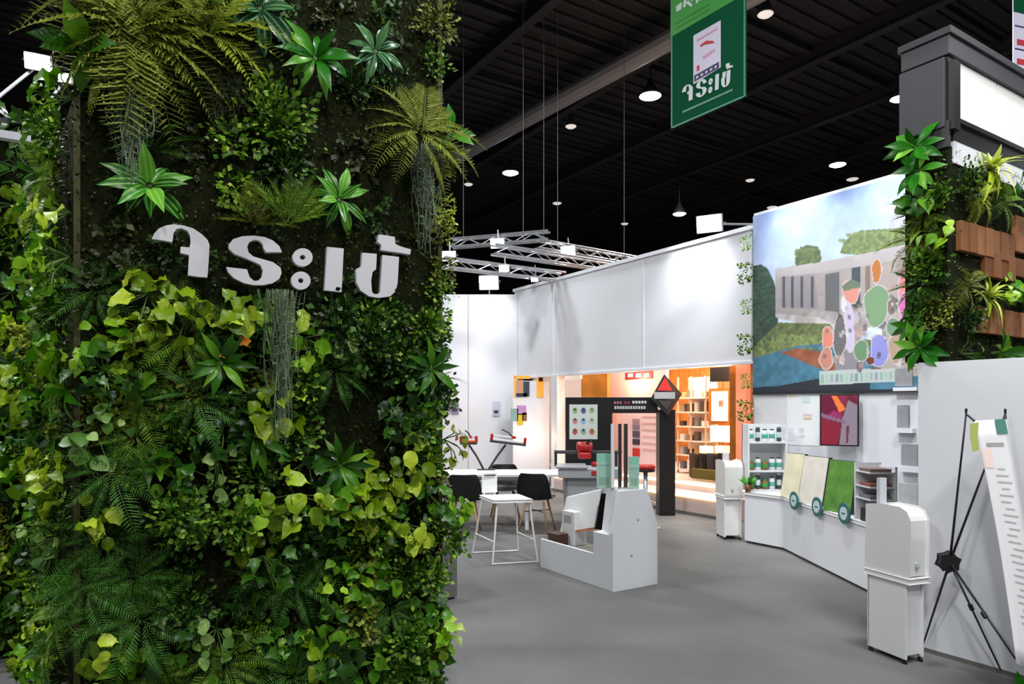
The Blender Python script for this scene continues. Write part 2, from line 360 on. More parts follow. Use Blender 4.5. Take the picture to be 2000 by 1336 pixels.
# white poster wall with red banner
t = thing('poster_wall', 'white poster wall with a dark red name band and a product strip', 'poster', BAY.o, GA)
y0, y1, z0, z1 = bayrect(1186, 1300, 722, 912, .9)
box(.9, .98, y0, y1, .44, max(z1, 2.25)).build('board', mat('pink_white_board', 'F0D5D5', .5), t)
a = bayrect(1222, 1274, 724, 742, .89); box(.88, .9, *a).build('name_band', mat('dark_red_print', '8E1B2A', .5), t)
for k in range(3): a = bayrect(1226+k*16, 1236+k*16, 729, 737, .878); box(.874, .88, *a).build('print_bar', mat('pale_print', 'E8C8C8', .5), t)
for k, (v0, v1, m) in enumerate(((818, 826, 'A78A9A'), (830, 838, '8A7090'), (842, 854, '4A4858'), (858, 868, '30303C'), (876, 892, 'C22A28'))):
    a = bayrect(1236, 1249, v0, v1, .89); box(.88, .9, *a).build('print_block', mat('print_'+m, m, .5), t)
for k in range(7): a = bayrect(1254, 1282, 800+k*13, 802+k*13, .895); box(.893, .9, *a).build('print_line', mat('faint_print', 'D9AFAF', .6), t)
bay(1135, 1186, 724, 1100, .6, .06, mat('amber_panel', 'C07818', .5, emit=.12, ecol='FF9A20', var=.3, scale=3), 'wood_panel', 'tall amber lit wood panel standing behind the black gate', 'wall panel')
bay(1098, 1134, 728, 742, .25, .04, mat('cream_sign', 'F4EFE2', .5, emit=.3), 'light_sign', 'cream lit sign strip under the bulkhead beside the white post', 'sign')
# shelving with goods
t = thing('display_rack', 'tall steel display rack of small goods in the orange booth', 'shelf', BAY.o, GA)
y0, y1, z0, z1 = bayrect(1322, 1378, 765, 922, 1.2)
for y in (y0, (y0+y1)/2, y1-.025): box(1.2, 1.23, y, y+.025, .44, 2.2).build('upright', mat('tan_metal', 'C9A98A', .4), t)
RS = []; box(1.5, 1.52, y0, y1, .44, 2.2).build('back_panel', mat('cream_back', 'EFDCC8', .5), t)
for k in range(6):
    z = .5+k*.26; box(1.18, 1.5, y0, y1, z, z+.025).build('shelf_board', mat('cream_shelf', 'E6D2C0', .5), t); RS.append(z+.025)
cols = ['5A4A42', '8A7466', 'E8DDD2', '6B6E74', 'B08A60', '3C342F', '9AA0A4']
for i, z in enumerate(RS):
    for k in range(4):
        yy = y0+.04+k*(y1-y0-.12)/3.3; h = U(.09, .18)
        b = MB().box(1.22, 1.22+.12, yy, yy+.075, z+.001, z+h)
        tag(b.build('product_box', mat('goods_'+cols[(i*3+k) % 7], cols[(i*3+k) % 7], .5), bev=.004, loc=BAY.o, rz=GA),
            'small boxed product, %s from the window side on the %s shelf of the steel rack' % (ordinal(k), ordinal(i)), 'box', 'boxed goods on the steel rack')
bay(1386, 1424, 716, 746, .9, .1, M_black, 'dark_sign', 'black box sign hung at the top beside the salmon column', 'sign')
t = thing('backlit_picture', 'bright backlit picture in a wood frame beside the salmon column', 'picture', BAY.o, GA)
y0, y1, z0, z1 = bayrect(1384, 1424, 758, 828, 1.0); box(1.0, 1.06, y0, y1, z0, z1).build('frame', M_wood, t)
a = bayrect(1390, 1421, 764, 822, .99); pic_ = box(.985, 1.0, *a).build('picture', mat('cream_lit', 'FFF2E0', .5, emit=.7, ecol='FFE6C8'), t)
a = bayrect(1404, 1412, 782, 794, .98); box(.975, .985, *a).build('print_mark', mat('brown_print', 'A08070', .5), pic_)
bay(1387, 1422, 832, 862, 1.0, .05, M_warm, 'light_box', 'brightest warm light box below the framed picture', 'light')
for k, (u0, u1) in enumerate(((1366, 1382), (1396, 1418))):
    bay(u0, u1, 872, 884, .9, .15, M_warm, 'table_lamp', 'low warm glowing lamp %s' % ('beside the steel rack' if k == 0 else 'beside the salmon column'), 'lamp', 'low warm lamps')
for k, (u0, u1, m) in enumerate(((1346, 1360, '4A3A30'), (1364, 1376, '2C2624'), (1380, 1396, '3E3A40'), (1402, 1421, '1E1A1A'))):
    a = bayrect(u0, u1, 886, 922, .8)
    t = thing('cabinet', 'dark low display cabinet, %s from the steel rack' % ordinal(k), 'cabinet', BAY.o, GA, 'dark low cabinets')
    box(.8, 1.1, a[0], a[1], .441, a[3]).build('body', mat('cab_'+m, m, .5), t, bev=.006); box(.785, .8, a[0]+.02, a[1]-.02, .5, a[3]-.04).build('door', mat('cabd_'+m, m, .35), t, bev=.003)
bay(1350, 1425, 922, 934, .5, .06, mat('olive_rail', '6B5F1E', .5), 'bench', 'olive bench rail along the edge of the upper step', 'bench')
for x, y, z, e in ((1.0, 2.0, 2.25, 70), (.5, .9, 2.2, 60), (2.2, 3.8, 2.2, 60), (.7, 3.3, 2.2, 18)):
    light('POINT', 'booth_lamp', BAY.W(x, y, z), e, None, WARM, .12)

S(box(.12, 3.3, 5.72, 5.8, 0, 2.6).build('wall_left.001', M_lgrey, loc=BAY.o, rz=GA))
# ---- small white partition with pictures, beside the back wall
t = thing('partition', 'white partition with small pictures beside the back wall', 'partition', (0, 14.3, 0))
box(.02, .78, 0, .08, 0, 2.2).build('panel', M_white, t)
def pr(u0, u1, v0, v1, y, m, n):
    a = P(u0, v1, 14.3+y); b = P(u1, v0, 14.3+y); box(a.x, b.x, y-.012, y, a.z, b.z).build(n, m, t)
M_amber = mat('amber_frame', 'E0A040', .5, emit=.25, ecol='FFB040')
for q in ((1004, 1036, 734, 740), (1004, 1007, 734, 776), (1048, 1062, 736, 776)): pr(*q, 0, M_amber, 'amber_frame')
for q, c in (((1008, 1022, 742, 768), 'C89A78'), ((1022, 1034, 745, 774), '3A4450'), ((1008, 1030, 768, 775), '2E2E48'), ((1052, 1060, 731, 745), '2A1208')): pr(*q, -.001, mat('pic_'+c, c, .5), 'picture')
for q, c in (((997, 1012, 798, 822), '7FA6A0'), ((1010, 1028, 792, 810), 'B58AC0'), ((1010, 1022, 808, 830), 'C8B030'), ((1020, 1029, 806, 822), '705A40')): pr(*q, 0, mat('pic_'+c, c, .5), 'picture')
light('POINT', 'booth_lamp', (.35, 13.9, 1.0), 6, None, (1, .7, .5), .1)
for u0, u1, v0, v1, c, lab in ((880, 896, 784, 808, '8C7FA8', 'small purple notice on the back wall close to the green column'), (962, 976, 784, 812, 'C2C6D2', 'small grey notice on the back wall above the tile cutters')):
    a = P(u0, v1, 14.94); b = P(u1, v0, 14.94)
    t = thing('wall_notice', lab, 'notice', (0, 0, 0)); box(a.x, b.x, 14.925, 14.95, a.z, b.z).build('sheet', mat('notice_'+c, c, .6), t)
    box(a.x+.03, b.x-.03, 14.92, 14.925, a.z+.05, a.z+.12).build('print_band', mat('notice_dark', '3A3444', .6), t)

# ================================================================ BLACK GATE
GY = 10.35
def gx(u): return (u-1000)*GY/F
def gz(v): return EYE+(HV-v)*GY/F
gt = thing('display_gate', 'black gate frame with a red topped diamond sign and product poster', 'gate', (0, GY, 0))
box(gx(1105), gx(1196), 0, .12, 0, gz(776)).build('side_panel', M_black, gt, bev=.004)
box(gx(1196), gx(1285), 0, .2, gz(807), gz(776)).build('beam', M_black, gt, bev=.004)
box(gx(1288), gx(1319), 0, .25, 0, gz(800)).build('post', M_black, gt, bev=.006)
c = (gx(1300), gz(772)); hw, hh = .27, .31
MB().prism([(c[0]-hw*.85, -.06, c[1]-.05), (c[0]-.03, -.06, c[1]+hh), (c[0]+hw, .1, c[1]+.02), (c[0]+.02, -.06, c[1]-hh)], (0.05, .28, 0)).build('diamond', M_dark, gt, bev=.004)
MB().prism([(gx(1282), -.075, gz(763)), (gx(1297), -.075, gz(737)), (gx(1311), -.075, gz(763))], (0, .03, 0)).build('red_peak', mat('red_sign', 'E23A34', .5, emit=.25), gt)
box(gx(1276), gx(1316), -.08, -.05, gz(779), gz(766)).build('name_plate', mat('silver_plate', 'C9CACB', .5), gt)
MB().prism([(gx(1283), -.075, gz(782)), (gx(1312), -.075, gz(782)), (gx(1300), -.075, gz(800))], (0, .03, 0)).build('grey_peak', mat('gate_grey', '4C4A4A', .5), gt)
for k, (u0, u1, v0, v1, m) in enumerate(((1199, 1216, 784, 789, 'B06A78'), (1219, 1232, 784, 789, '8C3A44'), (1235, 1264, 783, 788, 'D8DEDE'), (1200, 1262, 793, 799, 'C4C4C8'))):
    n = max(2, int((u1-u0)/5))
    for j in range(n): box(gx(u0+(u1-u0)*j/n), gx(u0+(u1-u0)*(j+.7)/n), -.006, 0, gz(v1), gz(v0)).build('letter', mat('gate_'+m, m, .5), gt)
def paint_products(img, X, Y):
    img[:] = hx('D4DAD6'); rr = random.Random(4)
    for j in range(3):
        for i in range(3):
            c = ['8FBF70', '5A5F90', '9CC088', 'D08080', '8FB4D8', 'B8C8B0', 'C05048', '88B090', 'B87048'][j*3+i]
            fille(img, X, Y, .2+.3*i, .82-.3*j, .1, .09, c); fille(img, X, Y, .2+.3*i, .86-.3*j, .05, .04, ['3A5A30', '303878', '5A7848'][i])
ink('poster', (gx(1112), -.004, gz(858)), (gx(1167)-gx(1112), 0, 0), (0, 0, gz(790)-gz(858)), 40, 50, paint_products, gt)

# ================================================================ PICTURE WALL OF THE GREEN BOOTH
PW = Frame(3.19, 9.0)
pwall = S(box(0, .14, -4.6, 0, 0, 4.2).build('wall_right.002', M_wall, loc=PW.o, rz=GA))
M_skirt = mat('light_skirting', 'C8C8CC', .5)
box(-.012, 0, -4.6, 0, 0, .08).build('skirting', M_skirt, pwall)
PN, PZ0, PZ1 = -2.35, PW.at(1474, 766, -.02)[1], 4.16
def px(u, v):
    y, z = PW.at(u, v, -.02); return ((0-y)/(0-PN), (z-PZ0)/(PZ1-PZ0))
def poly(l): return [px(*q) for q in l]
def paint_house(img, X, Y):
    n1 = noise2(X.shape, 40, 3); n2 = noise2(X.shape, 90, 5); n3 = noise2(X.shape, 14, 7)
    g = np.clip((Y-.5)/.5, 0, 1)[..., None]
    img[:] = hx('CBD8EE')*(1-g)+hx('8FA6D6')*g
    img += (np.clip(n3-.45, 0, 1)*.12*(Y > .4))[..., None]
    def f(pts, c, a=1): fillp(img, X, Y, poly(pts), c, a)
    f([(1470, 520), (1486, 516), (1500, 525), (1512, 550), (1520, 600), (1520, 670), (1470, 690)], '3E5548')
    f([(1552, 510), (1556, 490), (1575, 478), (1598, 482), (1605, 505), (1600, 515), (1555, 520)], '5E6E48')
    f([(1640, 495), (1650, 470), (1680, 450), (1740, 446), (1790, 446), (1800, 500), (1700, 500)], '748458')
    f([(1737, 404), (1800, 380), (1800, 445), (1737, 445)], 'AEB0BE')
    f([(1515, 525), (1600, 512), (1770, 478), (1800, 475), (1800, 640), (1640, 640), (1600, 628), (1515, 612)], 'A8A0A0')
    f([(1515, 525), (1600, 512), (1770, 478), (1800, 475), (1800, 500), (1770, 505), (1600, 533), (1518, 540)], 'B5AEB0')
    f([(1524, 542), (1590, 535), (1600, 605), (1524, 600)], '98939A')
    for a in (1528, 1545, 1564, 1584): f([(a, 540), (a+5, 540), (a+5, 602), (a, 600)], '5A565C')
    f([(1612, 535), (1640, 530), (1640, 610), (1612, 606)], '6A6A6E'); f([(1664, 524), (1680, 520), (1680, 600), (1664, 606)], '4A5258')
    f([(1690, 520), (1700, 518), (1700, 600), (1690, 600)], '8A7468')
    f([(1515, 612), (1600, 620), (1640, 640), (1640, 660), (1600, 640), (1515, 620)], 'C2BCBA')
    f([(1470, 680), (1520, 630), (1620, 632), (1640, 660), (1800, 670), (1800, 700), (1470, 720)], '6E7A4E')
    f([(1470, 690), (1520, 655), (1620, 650), (1620, 668), (1540, 680), (1480, 700)], '7F8E58')
    f([(1470, 700), (1560, 675), (1640, 668), (1800, 690), (1800, 800), (1470, 800)], '4A7C94')
    f([(1524, 688), (1560, 680), (1625, 690), (1640, 735), (1590, 715)], '9A5C42'); f([(1640, 730), (1720, 716), (1720, 726), (1640, 738)], '8C5A44')
    k = (Y < .42)[..., None]; img[:] = np.where(k, img*(.86+.28*n1[..., None]), img*(.97+.06*n1[..., None]))
    tr = (img[..., 1] > img[..., 0]*1.03) & (Y > .2) & (img[..., 2] < img[..., 1]); img[tr] *= (.8+.4*n2[tr])[:, None]
    f([(1470, 757), (1520, 754), (1590, 741), (1700, 730), (1700, 800), (1470, 800)], '2E323C')
    # group of cut-out figures and product bags, white edged
    def blob(cx, cy, rx, ry, c, e='CFC6C8', w=1.8):
        pts = [(cx+(rx+w)*math.cos(t)*(1+.12*math.sin(3*t+cx)), cy+(ry+w)*math.sin(t)*(1+.1*math.cos(2*t+cy))) for t in np.linspace(0, 6.28, 18)]
        f(pts, e); f([(cx+(x-cx)*rx/(rx+w), cy+(y-cy)*ry/(ry+w)) for x, y in pts], c)
    f([(1630, 620), (1680, 610), (1690, 735), (1630, 735)], '8C8890'); f([(1725, 520), (1765, 505), (1800, 500), (1800, 735), (1720, 735)], 'B0A4A0')
    f([(1600, 725), (1765, 718), (1765, 745), (1600, 752)], 'BCC6C4')
    rr = random.Random(21)
    for cx, cy, sx, sy, cs, n in ((1578, 496, 24, 14, ('5E6E48', '6E7E54', '4E5C3C'), 26), (1700, 470, 55, 16, ('748458', '66784C', '86945E'), 50), (1490, 600, 22, 70, ('3E5548', '4A6150', '354A40'), 40), (1560, 672, 80, 12, ('7F8E58', '66744A', '90A064'), 40)):
        for k in range(n):
            a, q = rr.uniform(0, 6.28), rr.uniform(.7, 1.1); x, y, z_ = cx+sx*q*math.cos(a), cy+sy*q*math.sin(a), rr.uniform(2, 6)
            if x > 1472: f([(x+z_*math.cos(t), y+z_*math.sin(t)*.8) for t in (0, 1, 2, 3, 4, 5)], rr.choice(cs), .8)
    for k in range(75):
        x, y, z_ = rr.uniform(1605, 1790), rr.uniform(560, 722), rr.uniform(3, 9)
        if y > 560+(1770-x)*.5: f([(x+z_*math.cos(t)*rr.uniform(.6, 1.2), y+z_*math.sin(t)*1.5) for t in (0, 1.2, 2.5, 3.6, 5)], rr.choice(('D8D0D4', '6A6668', 'A89890', '9AAE98', 'C8A8A0', '54585C', 'BCB4C4')), .85)
    blob(1662, 570, 16, 22, 'D89084'); f([(1644, 560), (1662, 545), (1680, 552), (1680, 562), (1648, 568)], '6C7C68')
    blob(1712, 530, 9, 22, 'B8763C'); blob(1712, 598, 24, 42, '7C9E78'); blob(1658, 640, 10, 50, 'C6BCD6', w=2); blob(1640, 655, 12, 42, '6C6A6C', w=2)
    blob(1616, 660, 10, 24, 'E08A74'); blob(1614, 700, 12, 20, 'C88878'); blob(1682, 685, 13, 22, '6A8E6A'); blob(1717, 685, 17, 34, '9090D4')
    blob(1745, 640, 12, 20, '6E9070'); blob(1750, 680, 14, 30, 'B09A84'); blob(1765, 560, 9, 40, 'D88A90'); blob(1764, 600, 7, 25, 'D46AB0')
    blob(1742, 600, 10, 14, '80706C'); blob(1700, 705, 8, 8, '6E3A2C', w=1); blob(1648, 595, 5, 15, 'D8D4E4', w=1)
    for k in range(60):
        x, y, z_ = rr.uniform(1608, 1775), rr.uniform(530, 715), rr.uniform(1.5, 4.5)
        if y > 540+(1760-x)*.5: f([(x-z_, y-z_*1.4), (x+z_, y-z_*.8), (x+z_*.8, y+z_*1.5), (x-z_*.7, y+z_)], rr.choice(('E8E2E4', '5A5658', 'B49C90', '7C9A80', 'D09C90', '8080B0', '3E4448')), .55)
    for k in range(16):
        u = 1603+k*9.6; f([(u, 732-k*.4), (u+5.5, 731.7-k*.4), (u+5.5, 748-k*.5), (u, 748.3-k*.5)], ['8FB8A4', 'A8C4B4', '9CB0AC', '8A98A0'][k % 4])
pt = thing('wall_picture', 'large printed picture of a modern house by a pool with cut-out figures', 'picture', PW.o, GA)
box(-.018, -.001, PN, 0, PZ0, PZ1).build('board', M_lgrey, pt)
ink('picture', (-.02, 0, PZ0), (0, PN, 0), (0, 0, PZ1-PZ0), 250, 250, paint_house, pt)
box(-.03, -.0, PN, .0, PZ0-.03, PZ0).build('bottom_edge', M_dark, pt)
# wall leaflets, small sample tiles, TV
def pwbox(u0, u1, v0, v1, x, th):
    a = PW.at(u0, v1, x); b = PW.at(u1, v0, x); return MB().box(x, x+th, b[0], a[0], a[1], b[1])
t = thing('wall_print', 'pale printed product sheet on the white wall beside the television', 'print', PW.o, GA)
pwbox(1537, 1600, 762, 868, -.006, .005).build('sheet', mat('pale_sheet', 'ECEEF0', .5), t)
for u0, u1, v0, v1, c in ((1540, 1552, 769, 776, 'DDE0C0'), (1566, 1582, 773, 786, 'CFE4DC'), (1568, 1586, 808, 812, 'E0CDE0'), (1569, 1585, 815, 819, 'D8C29A'), (1560, 1570, 836, 844, 'CCD6D6'), (1561, 1571, 848, 854, 'D0D8DA'), (1540, 1550, 835, 860, 'DCE0E6')):
    pwbox(u0, u1, v0, v1, -.009, .003).build('print_mark', mat('mark_'+c, c, .6), t)
for k, (u0, u1, v0, v1, lab) in enumerate(((1748, 1782, 718, 755, 'topmost grey stone sample tile on the wall, above a pale ledge'), (1752, 1774, 791, 836, 'grey stone sample tile, upper middle of the wall column'),
                                        (1760, 1792, 868, 912, 'grey stone sample tile, lower middle of the wall column'), (1755, 1792, 945, 990, 'lowest pale grey stone sample tile on the wall'))):
    t = thing('sample_tile', lab, 'tile', PW.o, GA, 'grey stone samples on the wall')
    pwbox(u0, u1, v0, v1, -.03, .025).build('tile', mat('stone_grey' if k < 3 else 'stone_pale', '8E8E92' if k < 3 else 'B4B4B8', .7, var=.1, scale=20), t, bev=.003)
    pwbox(u0-4, u1+8, v1+1, v1+9, -.07, .065).build('ledge', M_white, t)
tv = thing('television', 'wall television showing a dark red and purple picture', 'television', PW.o, GA)
c0 = Vector((3.66, 7.95, 0)); tvd = Vector((.62, -.32, 0)).normalized()
TA = hit(1604, 868, (3.56, 7.86, 0), (-.45, -.89, 0)); TB = hit(1675, 772, (3.56, 7.86, 0), (-.45, -.89, 0))
ex = Vector((TB.x-TA.x, TB.y-TA.y, 0)); L_ = ex.length; ex.normalize(); tv.location = (TA.x, TA.y, 0); tv.rotation_euler[2] = math.atan2(ex.y, ex.x)
box(-.015, L_+.015, 0, .05, TA.z-.015, TB.z+.015).build('bezel', M_black, tv, bev=.004)
def paint_tv(img, X, Y):
    n = noise2(X.shape, 9, 8)[..., None]; img[:] = hx('6E2A3C')*(.7+.5*n)
    fillp(img, X, Y, [(0, .6), (.5, .66), (.35, 1), (0, 1)], '5E1F34'); fillp(img, X, Y, [(.28, 1), (.42, 1), (.68, .72), (.5, .66)], 'E0703A')
    fillp(img, X, Y, [(.35, .7), (.55, .62), (.6, .52), (.2, .6)], '8A2F62'); fillp(img, X, Y, [(0, 0), (.45, 0), (.5, .45), (0, .55)], '7A2434')
    fillp(img, X, Y, [(.5, 0), (1, 0), (1, .8), (.75, .9), (.6, .55)], '7E7480'); fillp(img, X, Y, [(.68, .05), (.74, .05), (.78, .4), (.7, .4)], '6A3040')
    fillp(img, X, Y, [(0, .56), (.7, .42), (.7, .48), (0, .64)], '7A6078')
tvs = ink('screen', (0, -.002, TA.z), (L_, 0, 0), (0, 0, TB.z-TA.z), 50, 40, paint_tv, tv)
M_scr = M_vcol.copy(); M_scr.name = 'screen_print'; nb = M_scr.node_tree.nodes
M_scr.node_tree.links.new([n for n in nb if n.type == 'VERTEX_COLOR'][0].outputs[0], nb['Principled BSDF'].inputs['Emission Color']); nb['Principled BSDF'].inputs['Emission Strength'].default_value = .35; nb['Principled BSDF'].inputs['Roughness'].default_value = .15
tvs.data.materials[0] = M_scr
box(L_*.3, L_*.7, .05, .3, TA.z+.15, TB.z-.15).build('bracket', M_dark, tv)

# ---- counter
cz = .62
ct = thing('display_counter', 'long white bent counter with plain front under the picture wall', 'counter')
fr = [(2.83, 8.3), (3.125, 7.86), (3.15, 5.95), (3.62, 5.95), (3.68, 7.95), (3.12, 8.62)]
MB().prism([(x, y, .03) for x, y in fr], (0, 0, cz-.06)).build('body', M_white, ct)
MB().prism([(x, y, 0.0) for x, y in [(2.86, 8.32), (3.15, 7.88), (3.18, 5.98), (3.6, 5.98), (3.65, 7.92), (3.12, 8.58)]], (0, 0, .03)).build('plinth', M_grey, ct)
MB().prism([(x+dx, y, cz-.03) for (x, y), dx in zip(fr, (-.015, -.015, -.015, 0, 0, 0))], (0, 0, .03)).build('top', M_white2, ct, bev=.004)
# shelves over the counter's far end
sh = thing('wall_shelf_unit', 'white shelf unit with three tiers on the counter end', 'shelf', (2.88, 8.33, cz))
box(0, .02, 0, .22, 0, .82).build('side_panel', M_white, sh); box(.46, .48, 0, .22, 0, .82).build('side_panel', M_white, sh)
for z in (0, .235, .585): box(.02, .46, 0, .22, z, z+.02).build('shelf_board', M_white, sh)
box(0, .48, .2, .22, 0, .82).build('back_panel', M_white, sh)
def jar(p, kind, label):
    t = thing('product_tub', label, 'product', p, 0, 'products on the tiered white shelf')
    r = {0: .035, 1: .028, 2: .04}[kind]; h = {0: .15, 1: .19, 2: .11}[kind]
    MB().lathe([(r*.92, 0), (r, .01), (r, h*.82), (r*.85, h*.9), (r*.6, h*.92)], n=14).build('tub', [M_white2, mat('dark_tub', '35453E', .4), mat('brown_tub', '8A5A34', .5)][kind], t, True); tub = t_child = [o for o in COL.objects if o.parent == t][-1]
    MB().lathe([(r*.7, h*.9), (r*.72, h), (r*.65, h+.004)], n=14).build('lid', [mat('dark_lid', '2F3B36', .4), M_white2, M_green][kind], tub, True)
    MB().lathe([(r+.001, h*.25), (r+.0015, h*.26), (r+.0015, h*.6), (r+.001, h*.61)], n=14).build('paper_label', [M_teal, mat('pale_label', 'C9D8D8', .5), M_green][kind], tub, True)
tn = ['lowest', 'middle', 'top']; kn = ['white teal-labelled tub', 'tall dark bottle', 'low brown tub']
for j, z in enumerate((.021, .256, .606)):
    for i in range(5):
        k = [(2, 1, 2, 0, 1), (2, 0, 2, 0, 0), (0, 1, 0, 0, 1)][j][i]
        jar((2.88+.06+i*.087, 8.41, cz+z), k, '%s, %s along the %s tier of the white shelf' % (kn[k], ordinal(i), tn[j]))
tpx = thing('potted_plant', 'tiny leafy green plant in a brown pot before the shelf unit', 'plant', (2.86, 8.275, cz+.001))
MB().lathe([(.03, 0), (.045, .09), (.04, .09)], n=12).build('pot', mat('brown_pot', '7A4A30', .6), tpx, True)
b = MB()
for k in range(26):
    a, e = U(0, 6.28), U(.2, 1.3); d = Vector((math.cos(a)*math.cos(e), math.sin(a)*math.cos(e), math.sin(e))); s = d.orthogonal().normalized()*.02; c = Vector((0, 0, .09))
    b.add([c, c+d*.07+s, c+d*.14, c+d*.07-s], [(0, 1, 2, 3)])
b.build('foliage', mat('shelf_plant_green', '4E9A34', .5), tpx)['kind'] = 'stuff'
# leaning sample boards and round price signs
M_grass = mat('green_turf_sample', '4E7E2A', .8, var=.3, scale=9)
for k, (u, d, m, lab) in enumerate(((1556, 7.75, mat('cream_sample', 'DCD4B6', .6, var=.12, scale=5), 'cream striped sample board leaning on the counter'),
                             (1597, 7.25, mat('beige_stone_sample', 'D6CFC4', .6, var=.1, scale=6), 'beige stone sample board leaning on the counter'),
                             (1650, 6.7, M_grass, 'green turf sample board leaning on the counter'))):
    p = P(u, 900, d); t = thing('sample_board', lab, 'sample board', (p.x, d, cz), .3, 'leaning sample boards')
    q = [(-.10, 0), (-.06, 0), (.03, .5), (-.01, .5)]
    MB().prism([(x, -.18+.03*(k == 0), z+.003) for x, z in q], (0, .36-.06*(k == 0), 0)).build('backing', M_dark, t)
    MB().prism([(-.108, -.175+.03*(k == 0), .004), (-.101, -.175+.03*(k == 0), .004), (-.011, -.175+.03*(k == 0), .5), (-.018, -.175+.03*(k == 0), .5)], (0, .35-.06*(k == 0), 0)).build('face', m, t)
for k, (u, v) in enumerate(((1552, 978), (1597, 990), (1650, 1003))):
    x = 3.108 if k else 3.085; d = x*F/(u-1000); p = P(u, v, d)
    t = thing('round_sign', 'round teal sign on the counter edge below the %s board' % ('cream', 'beige stone', 'green turf')[k], 'sign', p, .06, 'round teal signs')
    def disc(r, x0, x1, m, n):
        MB().prism([(x0, r*math.cos(a), r*math.sin(a)) for a in [i*math.pi/12 for i in range(24)]], (x1-x0, 0, 0)).build(n, m, t)
    disc(.1, -.012, 0, mat('deep_teal', '2F6E6A', .45), 'ring'); disc(.062, -.016, -.012, mat('pale_centre', 'C6D6DC', .5), 'face')
    box(-.0165, -.016, -.03, .03, -.008, .008).build('print_bar', mat('deep_teal', '2F6E6A'), t)
# tile rack at the counter's near end
tr_ = thing('tile_rack', 'small white rack holding brown and grey slabs on the counter', 'rack', (3.16, 6.02, cz), 0)
box(0, .24, .26, .28, 0, .52).build('back_panel', M_white, tr_); box(.22, .24, 0, .26, 0, .5).build('side_panel', M_white, tr_)
for z in (.2, .31, .44): box(0, .22, 0, .26, z, z+.012).build('shelf_board', M_white, tr_)
for z, c, n in ((.213, '6E6E6E', 'grey'), (.323, '8A5548', 'lower brown'), (.453, '7E6460', 'upper brown')):
    t = thing('slab', '%s stone slab lying on the small white rack' % n, 'tile', (3.165, 6.03, cz+z+.0005)); box(0, .19, 0, .2, 0, .028).build('slab', mat('slab_'+c, c, .6, var=.1), t, bev=.003)
t = thing('dark_box', 'dark brown box on the counter under the slab rack', 'box', (3.165, 6.0, cz+.001)); box(0, .16, 0, .2, 0, .12).build('carton', mat('brown_box', '2E2220', .5), t, bev=.005); box(.0, .16, .08, .12, .12, .122).build('tape', mat('box_tape', '57423A', .4), t)

# ================================================================ PARTITION, PODIUM, BANNER STAND ON THE NEAR SIDE
PF = Frame(2.77, 4.62)
npw = S(box(0, .08, -3.2, .02, .01, 1.95).build('wall_right.003', M_wall, loc=PF.o, rz=GA))
box(-.004, .085, -3.2, .02, 0, .03).build('base_strip', M_grey, npw)
for y in (-1.0, -2.0): box(-.003, .0, y-.004, y+.004, .03, 1.95).build('joint_strip', M_lgrey, npw)
def podium(loc, rz, label, s=1, wx=.56):
    t = thing('podium', label, 'podium', loc, rz, 'white plastic podiums'); t.scale = (wx*s, s, s)
    box(-.14, -.115, -.14, .16, .03, .52).build('side_panel', M_white2, t, bev=.004); box(.115, .14, -.14, .16, .03, .52).build('side_panel', M_white2, t, bev=.004)
    box(-.115, .115, -.125, -.11, .05, .52).build('front_panel', M_white2, t, bev=.003)
    box(-.14, .14, .145, .16, .03, .52).build('back_panel', M_white2, t)
    MB().prism([(x, y, .52) for x, y in ((-.155, -.165), (.155, -.165), (.155, .17), (-.155, .17))], (0, 0, .035)).build('lip', M_white2, t, bev=.012)
    prof = [(-.15, .555), (-.158, .80), (-.156, .92), (-.135, .965), (-.09, .985), (.05, .99), (.15, .975), (.16, .555)]
    MB().prism([(-.145, y, z) for y, z in prof], (.29, 0, 0)).build('hood', mat('milky_plastic', 'E2E2DF', .3), t, bev=.02)
    MB().lathe([(.018, 0), (.02, .01), (.016, .03)], (-.02, -.162, .62), 10).build('latch', M_lgrey, t)
    for x in (-.12, .12):
        for y in (-.12, .14): MB().lathe([(.018, 0), (.02, .015), (.012, .03)], (x, y, 0), 10).build('foot', M_black, t)
    box(-.05, .05, .1, .13, .985, 1.17).build('card_holder', mat('frosted_acrylic', 'DADCE2', .2, alpha=.6), t)
podium((2.545, 4.52, 0), .34, 'white plastic podium with rounded hood standing against the near partition')
podium((2.74, 8.62, 0), .05, 'white plastic podium at the far end of the long counter', .98, .8)
xb = thing('banner_stand', 'X-shaped banner stand with black poles and a pale printed sheet', 'banner stand')
TL, TRt, BL, BR = P(1903, 822, 3.92), P(1964, 818, 4.10), P(1985, 1297, 3.76), P(2056, 1325, 3.93)
HB = P(1855, 1098, 4.27); T1 = P(1887, 808, 3.98); F1 = P(1800, 1268, 4.57); F2 = P(1955, 1310, 4.19)
M_pole = mat('dark_pole', '33363A', .35, metal=.5)
for q in (T1, TRt+Vector((.02, .03, .03)), F1, F2, BL+Vector((0.01, 0.02, .02))):
    MB().tube([HB, HB+(q-HB)*.5, q], .008, 8, r2=.005).build('pole', M_pole, xb, True)
hm = MB()
HB2 = HB-Vector((.01, .02, 0))
hm.prism([HB2+Vector((math.cos(a)*.065*s, 0, math.sin(a)*.06*s)) for a, s in [(i*math.pi/6+.3, (1, .78)[i % 2]) for i in range(12)]], (0.01, .06, 0)); hm.build('hub', M_black, xb, bev=.008)
for q in (HB+(F2-HB)*.42, HB+(BL-HB)*.55):
    MB().tube([q+(q-HB).normalized()*-.018, q+(q-HB).normalized()*.018], .014, 8).build('pole_joint', M_black, xb)
for q, e in ((T1, TL), (TRt+Vector((.02, .03, .03)), TRt)): MB().tube([q+Vector((0, 0, .03)), q, e], .007, 6).build('hook', M_black, xb)
N = 14; b = MB(); vs = []
